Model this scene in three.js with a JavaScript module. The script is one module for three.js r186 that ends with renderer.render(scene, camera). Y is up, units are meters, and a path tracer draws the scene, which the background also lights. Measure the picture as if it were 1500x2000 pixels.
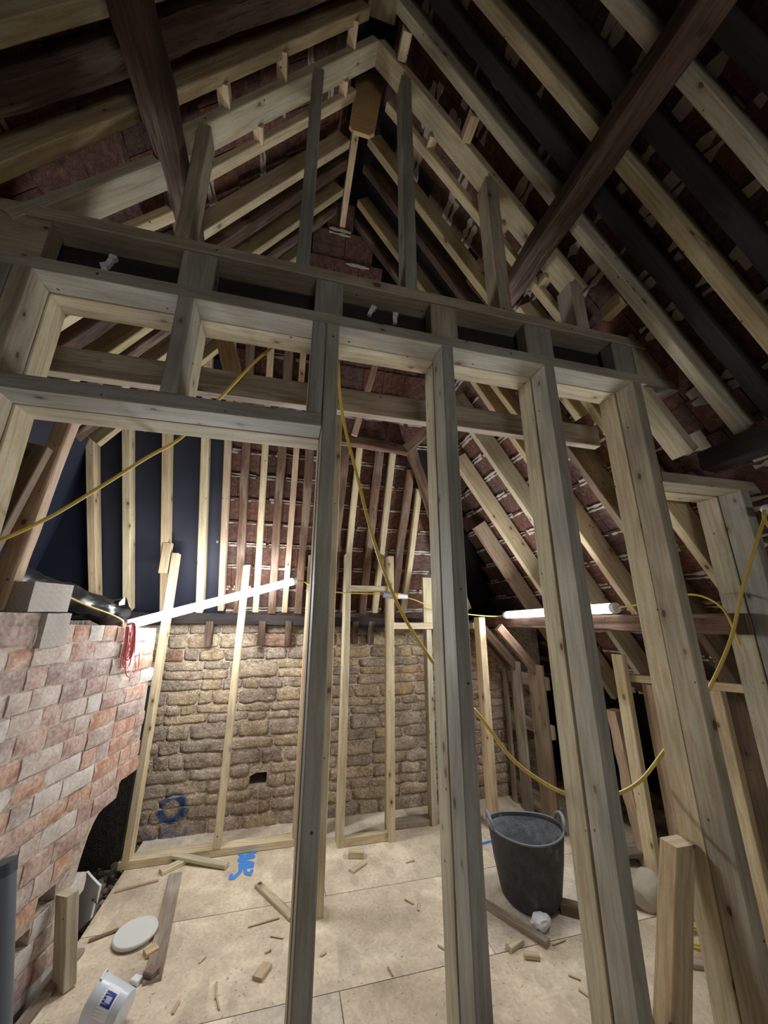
import * as THREE from 'three';
import { RectAreaLightUniformsLib } from 'three/addons/lights/RectAreaLightUniformsLib.js';
import { mergeGeometries, toCreasedNormals, mergeVertices } from 'three/addons/utils/BufferGeometryUtils.js';

// ---------------------------------------------------------------- camera, lights, exposure
const EYE = 1.55;                                   // eye height above the boarded floor
const V = (x, y, z) => new THREE.Vector3(x, y + EYE, -z);   // plan coordinates: x across, y from eye level, z away from the viewer
const scene = new THREE.Scene();
scene.background = new THREE.Color(0x000000);
const camera = new THREE.PerspectiveCamera(108.24, 1500 / 2000, 0.02, 60);
camera.rotation.order = 'YXZ';
camera.position.set(0, EYE, 0);
camera.rotation.set(THREE.MathUtils.degToRad(16.36), THREE.MathUtils.degToRad(-14.25), THREE.MathUtils.degToRad(0.07));
scene.add(camera);
const renderer = new THREE.WebGLRenderer();
renderer.toneMapping = THREE.LinearToneMapping;
renderer.toneMappingExposure = 1.1;
renderer.shadowMap.enabled = true;
RectAreaLightUniformsLib.init();
const LAMP_COLOR = new THREE.Color(0.94, 0.975, 1.0);
const LAMP_NITS = 100;                               // LED work tubes; scaled with the exposure above

// ---------------------------------------------------------------- random numbers and noise
function rngOf(seed) { let s = (seed * 2654435761) >>> 0 || 1; return () => { s ^= s << 13; s >>>= 0; s ^= s >>> 17; s ^= s << 5; s >>>= 0; return s / 4294967296; }; }
const rnd = rngOf(77);
const R = (a, b) => a + (b - a) * rnd();
function lattice(seed, nx, ny) { const r = rngOf(seed), a = new Float32Array(nx * ny); for (let i = 0; i < a.length; i++) a[i] = r(); return (x, y) => {
  x *= 1; y *= 1; const xi = Math.floor(x), yi = Math.floor(y); let fx = x - xi, fy = y - yi; fx = fx * fx * (3 - 2 * fx); fy = fy * fy * (3 - 2 * fy);
  const x0 = ((xi % nx) + nx) % nx, x1 = (x0 + 1) % nx, y0 = ((yi % ny) + ny) % ny, y1 = (y0 + 1) % ny;
  const p = a[y0 * nx + x0], q = a[y0 * nx + x1], s = a[y1 * nx + x0], t = a[y1 * nx + x1];
  return (p + (q - p) * fx) * (1 - fy) + (s + (t - s) * fx) * fy; }; }
const n3tab = lattice(5, 64, 64);
const noise3 = (x, y, z) => (n3tab(x + 11.3 * z, y + 7.7 * z) + n3tab(y + 3.1, z + x * 0.7) + n3tab(z * 1.3 + 9, x + y * 0.4)) / 3;
const clamp = (v, a = 0, b = 1) => Math.min(b, Math.max(a, v));
const sstep = (a, b, x) => { const t = clamp((x - a) / (b - a)); return t * t * (3 - 2 * t); };

function dataTex(w, h, fn, srgb = true) {
  const d = new Uint8Array(w * h * 4);
  for (let j = 0; j < h; j++) for (let i = 0; i < w; i++) { const c = fn(i / w, j / h), o = (j * w + i) * 4; d[o] = clamp(c[0], 0, 255); d[o + 1] = clamp(c[1], 0, 255); d[o + 2] = clamp(c[2], 0, 255); d[o + 3] = 255; }
  const t = new THREE.DataTexture(d, w, h); t.wrapS = t.wrapT = THREE.RepeatWrapping; t.magFilter = THREE.LinearFilter; t.minFilter = THREE.LinearMipmapLinearFilter; t.generateMipmaps = true;
  if (srgb) t.colorSpace = THREE.SRGBColorSpace; t.needsUpdate = true; return t;
}

// ---------------------------------------------------------------- materials
function woodMaterial(seed, base, { knots = 7, contrast = 1, rough = 0.78, stain = 0.25, knotDark = 0.45, cracks = 0, patch = null } = {}) {
  const LU = 1.6, LV = 0.4, W = 1024, H = 256, r = rngOf(seed);
  const nA = lattice(seed + 1, 4, 8), nB = lattice(seed + 2, 16, 64), nC = lattice(seed + 3, 24, 256), nD = lattice(seed + 4, 8, 6), nE = lattice(seed + 6, 200, 128);
  const ks = []; for (let i = 0; i < knots; i++) ks.push([r() * LU, r() * LV, 0.005 + 0.009 * r(), 0.5 + 0.5 * r()]);
  const holes = []; for (let i = 0; i < 9; i++) holes.push([r() * LU, r() * LV, 0.0022 + 0.0022 * r()]);
  const map = dataTex(W, H, (u, v) => {
    const x = u * LU, y = v * LV; let warp = 0, dark = 0;
    for (const [kx, ky, kr, kd] of ks) { let dx = Math.abs(x - kx); dx = Math.min(dx, LU - dx); let dy = y - ky; if (dy > LV / 2) dy -= LV; if (dy < -LV / 2) dy += LV;
      const d = Math.hypot(dx / 1.7, dy); if (d < 0.1) { warp += Math.sign(dy) * kr * 1.5 * Math.exp(-d / (kr * 2.2)); dark = Math.max(dark, kd * (1 - sstep(kr * 0.55, kr * 1.15, d))); dark = Math.max(dark, 0.22 * kd * (1 - sstep(kr, kr * 3.2, d))); } }
    const yy = v * 8 + warp * 20 + (nA(u * 4, v * 8) - 0.5) * 1.1;
    const ring = 0.5 + 0.5 * Math.sin(yy * 7.5 + 4.5 * nB(u * 16, v * 40));
    const fine = nC(u * 24, (v + warp) * 256) - 0.5, blot = nD(u * 8, v * 6), speck = nE(u * 200, v * 128) - 0.5;
    let k = 1 + contrast * (-0.06 * ring * ring + 0.1 * fine + 0.06 * speck) - stain * 0.5 * (blot - 0.4) - knotDark * dark * 1.25;
    if (cracks) k -= cracks * sstep(0.8, 0.95, nC(u * 24, v * 150 + 60));
    for (const [hx, hy, hr] of holes) { const d = Math.hypot(x - hx, y - hy); if (d < hr * 1.6) k *= 0.35 + 0.65 * sstep(hr * 0.7, hr * 1.5, d); }
    let c = [base[0] * k, base[1] * k * (1 - 0.05 * ring * contrast - 0.12 * dark), base[2] * k * (1 - 0.09 * ring * contrast - 0.25 * dark)];
    if (patch) { const m = patch[3] * sstep(0.52, 0.78, nD(u * 8 + 3, v * 6 + 2) * 0.75 + nB(u * 16, v * 64) * 0.35); c = c.map((q, i) => q * (1 - m) + patch[i] * m * (0.9 + 0.3 * fine)); }
    return c;
  });
  map.repeat.set(1 / LU, 1 / LV);
  return new THREE.MeshStandardMaterial({ map, roughness: rough, bumpMap: map, bumpScale: 0.0012 });
}
const fresh = [woodMaterial(11, [192, 184, 158]), woodMaterial(12, [186, 180, 158], { stain: 0.35 }), woodMaterial(13, [194, 183, 154], { knots: 10 })];
const pine = [woodMaterial(21, [196, 176, 142], { knots: 9 }), woodMaterial(22, [204, 191, 158], { knots: 6 })];
const greyed = [woodMaterial(31, [168, 165, 152], { stain: 0.4, rough: 0.7, contrast: 0.8 }), woodMaterial(32, [158, 158, 150], { stain: 0.5, rough: 0.66, contrast: 0.9 }), woodMaterial(33, [172, 163, 143], { stain: 0.45 })];
const roofNew = [woodMaterial(41, [180, 168, 132], { stain: 0.4 }), woodMaterial(42, [168, 152, 116], { stain: 0.45, contrast: 1.2 })];
const pinkish = woodMaterial(51, [184, 160, 136], { knots: 5, patch: [214, 196, 176, 0.5] });
const oldDark = woodMaterial(61, [84, 66, 56], { knots: 4, contrast: 1.7, stain: 0.7, cracks: 0.4, rough: 0.88, patch: [134, 118, 104, 0.75] });
const oldBrown = woodMaterial(62, [112, 88, 72], { knots: 4, contrast: 1.5, stain: 0.6, cracks: 0.3, rough: 0.9, patch: [168, 150, 136, 0.5] });
const oldBlack = woodMaterial(63, [44, 38, 37], { knots: 3, contrast: 1.4, stain: 0.6, cracks: 0.3, rough: 0.9 });
const boardGrey = woodMaterial(64, [150, 138, 124], { knots: 3, contrast: 1.2, stain: 0.7, rough: 0.85, patch: [186, 176, 162, 0.6] });
const boardBrown = woodMaterial(65, [120, 103, 82], { knots: 5, contrast: 1.1, stain: 0.5 });
const tanPly = woodMaterial(66, [190, 158, 112], { knots: 1, contrast: 0.7, stain: 0.15 });

const grainTex = (() => { const a = lattice(91, 16, 16), b = lattice(92, 64, 64), c = lattice(93, 200, 200); return dataTex(512, 512, (u, v) => { const k = 150 + 60 * (a(u * 16, v * 16) - 0.5) + 70 * (b(u * 64, v * 64) - 0.5) + 60 * (c(u * 200, v * 200) - 0.5); return [k, k, k]; }, false); })();
function gritTex(seed, cols, { fine = 0.25, size = 512, coarse = 6 } = {}) {
  const a = lattice(seed, coarse, coarse), b = lattice(seed + 1, coarse * 5, coarse * 5), c = lattice(seed + 2, 128, 128);
  return dataTex(size, size, (u, v) => { let t = clamp(a(u * coarse, v * coarse) * 0.6 + b(u * coarse * 5, v * coarse * 5) * 0.55 - 0.08); const k = 1 + fine * (c(u * 128, v * 128) - 0.5) * 1.4; const x = t * (cols.length - 1), i = Math.min(cols.length - 2, Math.floor(x)), f = x - i;
    return [0, 1, 2].map(q => (cols[i][q] * (1 - f) + cols[i + 1][q] * f) * k); });
}
const brickMats = [
  [[146, 114, 106], [168, 140, 131], [190, 170, 161], [210, 199, 191]], [[152, 118, 108], [176, 147, 135], [198, 174, 162], [216, 202, 192]], [[172, 148, 138], [190, 170, 160], [204, 190, 180], [218, 208, 200]],
  [[142, 118, 112], [162, 140, 134], [182, 166, 158], [204, 194, 186]], [[168, 118, 96], [186, 144, 124], [202, 176, 158], [216, 202, 190]], [[186, 174, 164], [202, 192, 184], [214, 206, 200], [224, 219, 214]],
].map((c, i) => { const t = gritTex(200 + i * 5, c, { coarse: 4, fine: 0.1 }); t.repeat.set(4.5, 4.5); return new THREE.MeshStandardMaterial({ map: t, roughness: 0.93, bumpMap: t, bumpScale: 0.004 }); });
const mortarMat = (() => { const t = gritTex(260, [[138, 120, 110], [172, 154, 142], [198, 182, 170], [186, 170, 158]], { coarse: 6, fine: 0.12 }); t.repeat.set(2.2, 2.2); return new THREE.MeshStandardMaterial({ map: t, roughness: 0.97, bumpMap: t, bumpScale: 0.003 }); })();
const stoneTint = gritTex(280, [[150, 140, 130], [205, 196, 184], [238, 230, 220], [250, 246, 240]], { coarse: 5, fine: 0.3 }); stoneTint.repeat.set(2.2, 2.2);
const stoneMat = new THREE.MeshStandardMaterial({ map: stoneTint, vertexColors: true, roughness: 0.95, bumpMap: stoneTint, bumpScale: 0.012 });
const stoneMortar = (() => { const t = gritTex(290, [[120, 106, 94], [172, 156, 138], [192, 176, 156], [202, 186, 168]], { coarse: 9 }); t.repeat.set(1.4, 1.4); return new THREE.MeshStandardMaterial({ map: t, roughness: 0.98, bumpMap: t, bumpScale: 0.015 }); })();
const tileMats = [[[70, 48, 42], [92, 62, 52], [112, 80, 68], [130, 102, 90]], [[76, 50, 42], [104, 70, 56], [124, 88, 72], [122, 96, 84]], [[60, 44, 40], [80, 58, 52], [98, 74, 66], [120, 100, 90]]]
  .map((c, i) => { const t = gritTex(310 + i * 4, c, { coarse: 5, size: 256 }); t.repeat.set(2, 2); return new THREE.MeshStandardMaterial({ map: t, roughness: 0.92, bumpMap: t, bumpScale: 0.004 }); });
const torchMat = (() => { const t = gritTex(330, [[128, 118, 108], [176, 166, 154], [204, 196, 184], [216, 208, 198]], { coarse: 6, size: 256 }); t.repeat.set(4, 4); return new THREE.MeshStandardMaterial({ map: t, roughness: 0.97 }); })();
const membraneMat = new THREE.MeshStandardMaterial({ color: 0x1c2029, roughness: 0.62, bumpMap: grainTex, bumpScale: 0.002 });
const plain = (c, rough = 0.6, o = {}) => new THREE.MeshStandardMaterial({ color: c, roughness: rough, ...o });
const whitePlastic = plain(0xdfe2e4, 0.4), bluePaint = plain(0x2f74c8, 0.85), yellowCable = plain(0xd2b450, 0.45), redCable = plain(0xc2686c, 0.5), blackRubber = plain(0x2b2c30, 0.62), steel = plain(0x9a9da0, 0.35, { metalness: 0.8 });

// ---------------------------------------------------------------- scene helpers
const taken = new Map();
const numbered = n => { const k = taken.get(n) || 0; taken.set(n, k + 1); return k ? `${n}_${String(k).padStart(3, '0')}` : n; };
function sh(o) { o.castShadow = true; o.receiveShadow = true; return o; }
function put(name, geo, mat, parent) { const m = sh(new THREE.Mesh(geo, mat)); if (parent) { m.name = name; parent.add(m); } else { m.name = numbered(name); scene.add(m); } return m; }
function tag(o, label, category, group) { o.userData.label = label; o.userData.category = category; if (group) o.userData.group = group; return o; }
function thing(name, label, category, pos, group) { const g = new THREE.Group(); g.name = numbered(name); g.position.copy(pos); scene.add(g); return tag(g, label, category, group); }
function structure(name, pos = new THREE.Vector3(), label) { const g = new THREE.Group(); g.name = name; g.position.copy(pos); g.userData.kind = 'structure'; if (label) g.userData.label = label; scene.add(g); return g; }

// a sawn or hewn timber along x with chamfered section (h along y, w along z); uv in metres
function timberGeo(len, w, h, { ch = 0.0035, hewn = 0, bow = 0.002, seed = 1, cutA = 0, cutB = 0 } = {}) {
  const r = rngOf(seed), sec = [];
  if (!hewn) { const a = w / 2, b = h / 2, c = Math.min(ch, w * 0.2, h * 0.2); sec.push([-b + c, a], [b - c, a], [b, a - c], [b, -a + c], [b - c, -a], [-b + c, -a], [-b, -a + c], [-b, a - c]); }
  else for (let i = 0; i < 16; i++) { const t = (i + 0.5) / 16 * Math.PI * 2, c = Math.cos(t), s = Math.sin(t), p = 0.28; sec.push([Math.sign(c) * Math.abs(c) ** p * h / 2 * 0.97, Math.sign(s) * Math.abs(s) ** p * w / 2 * 0.97]); }
  const n = sec.length, seg = hewn ? Math.max(6, Math.round(len / 0.07)) : Math.max(1, Math.round(len / 0.5));
  const bx = (r() - 0.5) * 2 * bow * Math.max(1, len), bz = (r() - 0.5) * 2 * bow * Math.max(1, len), so = r() * 50;
  const P = (i, k) => { const t = i / seg, x0 = (t - 0.5) * len; let [y, z] = sec[k % n]; let x = x0 + (i === 0 ? cutA * y : i === seg ? cutB * y : 0); const arch = 4 * t * (1 - t);
    if (hewn) { const f = 1 + hewn * ((noise3(x0 * 9 + so, y * 30, z * 30) - 0.5) * 1.4 + (noise3(x0 * 3 + so, 2 + y * 9, z * 9) - 0.5) * 1.6); y = y * f + hewn * 0.08 * (noise3(x0 * 1.5, so, 0) - 0.5); z = z * f + hewn * 0.08 * (noise3(x0 * 1.5, so, 5) - 0.5); }
    return [x, y + bx * arch, z + bz * arch]; };
  const pos = [], uv = [], u0 = r() * 1.6, v0 = r() * 0.4, per = [0]; for (let k = 0; k < n; k++) { const a = sec[k], b = sec[(k + 1) % n]; per.push(per[k] + Math.hypot(a[0] - b[0], a[1] - b[1])); }
  const tri = (a, b, c) => { pos.push(...a[0], ...b[0], ...c[0]); uv.push(...a[1], ...b[1], ...c[1]); };
  for (let i = 0; i < seg; i++) for (let k = 0; k < n; k++) { const q = (ii, kk) => [P(ii, kk), [u0 + (ii / seg) * len, v0 + per[kk]]]; const A = q(i, k), B = q(i + 1, k), C = q(i + 1, k + 1), D = q(i, k + 1); tri(A, B, C); tri(A, C, D); }
  for (const e of [0, seg]) for (let k = 1; k < n - 1; k++) { const c = kk => { const p = P(e, kk); return [p, [u0 + p[1] * 0.12, v0 + p[2]]]; }; if (e === 0) tri(c(0), c(k), c(k + 1)); else tri(c(0), c(k + 1), c(k)); }
  let g = new THREE.BufferGeometry(); g.setAttribute('position', new THREE.Float32BufferAttribute(pos, 3)); g.setAttribute('uv', new THREE.Float32BufferAttribute(uv, 2));
  if (hewn) g = toCreasedNormals(g, 0.75); else g.computeVertexNormals();
  return g;
}
let tseed = 100;
// timber from a to b (world points): h measured along "up", w across it
function timber(name, a, b, w, h, mat, o = {}) {
  const t = b.clone().sub(a), len = t.length(); t.normalize();
  const up = (o.up || new THREE.Vector3(0, 1, 0)).clone(); up.addScaledVector(t, -up.dot(t)).normalize();
  const side = new THREE.Vector3().crossVectors(t, up);
  const m = put(name, timberGeo(len, w, h, { seed: tseed++, ...o.geo }), mat, o.parent);
  m.quaternion.setFromRotationMatrix(new THREE.Matrix4().makeBasis(t, up, side));
  m.position.copy(a).add(b).multiplyScalar(0.5); if (o.parent) m.position.sub(o.parent.position);
  if (o.label) m.userData.label = o.label;
  return m;
}
const UPZ = new THREE.Vector3(0, 0, 1), UPY = new THREE.Vector3(0, 1, 0);
// axis-aligned timber given by its extents in plan coordinates
function beam(name, x0, x1, y0, y1, z0, z1, mat, parent, o = {}) {
  const dx = x1 - x0, dy = y1 - y0, dz = z1 - z0, cx = (x0 + x1) / 2, cy = (y0 + y1) / 2, cz = (z0 + z1) / 2;
  if (dx >= dy && dx >= dz) return timber(name, V(x0, cy, cz), V(x1, cy, cz), dz, dy, mat, { parent, up: UPY, ...o });
  if (dy >= dz) return timber(name, V(cx, y0, cz), V(cx, y1, cz), dx, dz, mat, { parent, up: UPZ, ...o });
  return timber(name, V(cx, cy, z0), V(cx, cy, z1), dx, dy, mat, { parent, up: UPY, ...o });
}
function tube(name, pts, r, mat, parent, o = {}) {
  const c = new THREE.CatmullRomCurve3(pts.map(p => parent ? p.clone().sub(parent.position) : p), false, 'centripetal');
  return put(name, new THREE.TubeGeometry(c, o.seg || pts.length * 8, r, o.rad || 8, false), mat, parent);
}
const box = (x, y, z, w, h, d) => { const g = new THREE.BoxGeometry(w, h, d); g.translate(x, y, z); return g; };

// ---------------------------------------------------------------- roof planes
const APEX = { x: 0.27, y: 3.12 };
const TR = 1.42, TRr = 1.5, TL = 1.4, HIPZ = 3.55, HIPY = 0.05, HIPT = 2.0;
const yRight = (x, t = TR) => APEX.y - t * (x - APEX.x);
const yLeft = x => APEX.y - TL * (APEX.x - x);
const zHip = y => HIPZ - (y - HIPY) / HIPT;

// ---------------------------------------------------------------- floor
const floorTex = (() => { const a = lattice(401, 8, 8), b = lattice(402, 30, 30), c = lattice(403, 160, 160), d = lattice(404, 250, 250); return dataTex(1024, 1024, (u, v) => {
  const A = a(u * 8, v * 8), B = b(u * 30, v * 30), C = c(u * 160, v * 160), D = d(u * 250, v * 250); let k = 1 + 0.12 * (A - 0.5) + 0.09 * (B - 0.5) + 0.1 * (C - 0.5);
  const dust = sstep(0.5, 0.85, A * 0.7 + B * 0.4); let col = [212, 198, 178].map((q, i) => (q * (1 - dust * 0.6) + [222, 212, 190][i] * dust * 0.6) * k);
  if (D > 0.93) col = col.map(q => q * 0.72); if (D < 0.05 && B > 0.5) col = [226, 204, 160];
  const scuff = sstep(0.66, 0.8, b(u * 30 + 9, v * 12 + 4)) * 0.07; return col.map(q => q * (1 - scuff)); }); })();
floorTex.repeat.set(0.55, 0.55);
const floorMats = [0xffffff, 0xf4eee6, 0xfaf6f0].map(c => new THREE.MeshStandardMaterial({ map: floorTex, color: c, roughness: 0.85, bumpMap: floorTex, bumpScale: 0.0015 }));
const floor = structure('floor', V(0, -EYE, 0), 'dusty sheet flooring of sand-coloured boards');
{
  const rows = [3.66, 3.32, 2.72, 2.12, 1.52, 0.92, 0.32, -0.28, -1.0, -2.2];
  for (let i = 0; i < rows.length - 1; i++) {
    const z1 = rows[i], z0 = rows[i + 1], cuts = i % 2 ? [-0.9, 0.34, 2.74] : [-0.9, 1.1, 2.9]; if (z1 < 1.6) cuts[0] = -1.9;
    for (let k = 0; k < cuts.length - 1; k++) { const w = cuts[k + 1] - cuts[k] - 0.004, d = z1 - z0 - 0.004; const g = new THREE.BoxGeometry(w, 0.018, d); const uvA = g.attributes.uv, p = g.attributes.position; for (let q = 0; q < uvA.count; q++) uvA.setXY(q, p.getX(q) + cuts[k] + 5.1 * i, p.getZ(q) + 3.3 * k + z0); const m = put('floor_sheet', g, floorMats[(i + k) % 3], floor); m.position.set((cuts[k] + cuts[k + 1]) / 2, -0.009, -(z0 + z1) / 2); }
  }
  const bed = put('subfloor', new THREE.BoxGeometry(7, 0.1, 9), stoneMortar, floor); bed.position.set(0.3, -0.2, -0.9);
  for (const x of [-0.88, 0.4, 1.5, 2.6]) beam('joist', x - 0.025, x + 0.025, -EYE - 0.15, -EYE - 0.018, -2.2, 3.66, oldBrown, floor);
}

// ---------------------------------------------------------------- brick wall on one side, with its broken lower edge
const brickWall = structure('wall_left', V(-1.10, -EYE, 1.55), 'old pinkish brick wall smeared with lime, its lower end broken away');
brickWall.rotation.y = Math.PI / 2 - THREE.MathUtils.degToRad(9);   // local x runs along the wall, away from the viewer; local z faces the room
{
  const yTop = s => EYE + (s < 0.62 ? 0.035 : s < 1.0 ? -0.01 : -0.055);
  const low = s => { const P = [[0, -1.7], [1.0, -1.7], [1.06, -1.42], [1.1, -1.2], [1.13, -1.1], [1.2, -1.04], [1.27, -0.98], [1.4, -0.945], [1.53, -0.92], [1.6, -0.8]]; for (let i = 1; i < P.length; i++) if (s <= P[i][0]) { const a = P[i - 1], b = P[i]; return EYE + a[1] + (b[1] - a[1]) * (s - a[0]) / (b[0] - a[0]); } return EYE - 0.78; };
  const variant = (L, seed) => { const g = new THREE.BoxGeometry(L, 0.0795, 0.1, Math.round(L / 0.045), 2, 1), p = g.attributes.position, uv = g.attributes.uv; const r = rngOf(seed), o = r() * 30;
    for (let i = 0; i < p.count; i++) { let x = p.getX(i), y = p.getY(i), z = p.getZ(i); const e = (Math.abs(Math.abs(x) - L / 2) < 1e-4 ? 1 : 0) + (Math.abs(Math.abs(y) - 0.03975) < 1e-4 ? 1 : 0); if (z > 0) z += (noise3(x * 14 + o, y * 20, o) - 0.5) * 0.012 - e * 0.0045; x += (noise3(y * 30, o, x * 8) - 0.5) * 0.008; y += (noise3(x * 18, o + 4, y * 6) - 0.5) * 0.008; p.setXYZ(i, x, y, z); uv.setXY(i, x + o, y + o * 0.37); }
    g.computeVertexNormals(); return g; };
  const longs = [1, 2, 3, 4, 5].map(i => variant(0.226, 500 + i)), halfs = [1, 2, 3, 4].map(i => variant(0.111, 520 + i)), mids = [1, 2, 3].map(i => variant(0.165, 540 + i));
  const H = 0.088, r = rngOf(909);
  for (let c = -1; c < 19; c++) {
    const yc = EYE - 0.02 - H / 2 - c * H + (c < 0 ? 0.004 : 0); let s = -0.1 - r() * 0.12;
    while (s < 1.56) {
      const q = r(), L = c === 0 && s > 0.55 ? 0.118 : q < 0.5 ? 0.234 : q < 0.7 ? 0.173 : 0.119; const mid = s + L / 2 - 0.005; s += L; if (mid > 1.5 + 0.03 * r()) continue;
      const yy = yc - 0.025 * sstep(0.7, 1.5, mid) + (r() - 0.5) * 0.006; if (yy + H / 2 > yTop(mid) + 0.03 || yy - H / 2 < low(mid) - 0.012) continue;
      if ((Math.abs(mid - 0.89) < 0.07 && Math.abs(yy - EYE + 1.22) < 0.05) || (Math.abs(mid - 0.77) < 0.07 && Math.abs(yy - EYE + 1.31) < 0.05)) continue;   // two missing bricks
      const set = L > 0.2 ? longs : L > 0.15 ? mids : halfs; const deep = mid > 1.35 && r() < 0.4 ? 4 : Math.floor(r() * 6);
      const m = put('brick', set[Math.floor(r() * set.length)], brickMats[deep], brickWall); m.position.set(mid, yy, -0.048 + (r() - 0.5) * 0.007); m.rotation.set((r() - 0.5) * 0.03, (r() - 0.5) * 0.03, (r() - 0.5) * 0.025);
    }
  }
  // mortar bed behind the bricks, following the broken outline
  const S = new THREE.Shape(); const topP = [[-0.12, EYE + 0.03], [0.62, EYE + 0.03], [0.63, EYE - 0.02], [1.0, EYE - 0.03], [1.5, EYE - 0.075]], botP = []; for (let s = 1.52; s >= -0.12; s -= 0.03) botP.push([s, Math.max(low(s) + 0.02 + 0.012 * Math.sin(s * 60), -0.12)]);
  [...topP, ...botP].forEach(([x, y], i) => i ? S.lineTo(x, y) : S.moveTo(x, y));
  for (const [hx, hy] of [[0.89, EYE - 1.22], [0.77, EYE - 1.31]]) { const h = new THREE.Path(); h.moveTo(hx - 0.06, hy - 0.03); h.lineTo(hx - 0.055, hy + 0.035); h.lineTo(hx + 0.05, hy + 0.03); h.lineTo(hx + 0.06, hy - 0.035); S.holes.push(h); }
  const g = new THREE.ExtrudeGeometry(S, { depth: 0.085, bevelEnabled: false }); g.translate(0, 0, -0.0935); put('mortar_bed', g, mortarMat, brickWall);
  // second leaf, seen in the holes and at the end
  const b = new THREE.ExtrudeGeometry(new THREE.Shape([[-0.12, EYE], [1.44, EYE - 0.09], [1.44, EYE - 0.6], [1.2, EYE - 0.85], [1.0, EYE - 1.1], [0.92, -0.12], [-0.12, -0.12]].map(p => new THREE.Vector2(...p))), { depth: 0.11, bevelEnabled: false }); b.translate(0, 0, -0.215); put('inner_leaf', b, brickMats[3], brickWall);
}
// soot-dark masonry of the flue behind it
{
  const flue = structure('wall_flue', V(-1.75, -EYE, 2.9)); const sooty = new THREE.MeshStandardMaterial({ map: stoneTint, color: 0x4c4442, roughness: 0.97, bumpMap: stoneTint, bumpScale: 0.02 });
  const g = new THREE.BoxGeometry(0.1, 1.5, 1.7, 1, 12, 12); put('sooty_face', g, sooty, flue).position.set(0, 0.72, 0);
  put('sooty_face', new THREE.BoxGeometry(0.78, 1.12, 0.1), sooty, flue).position.set(0.38, 0.5, -0.58);
}

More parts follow.
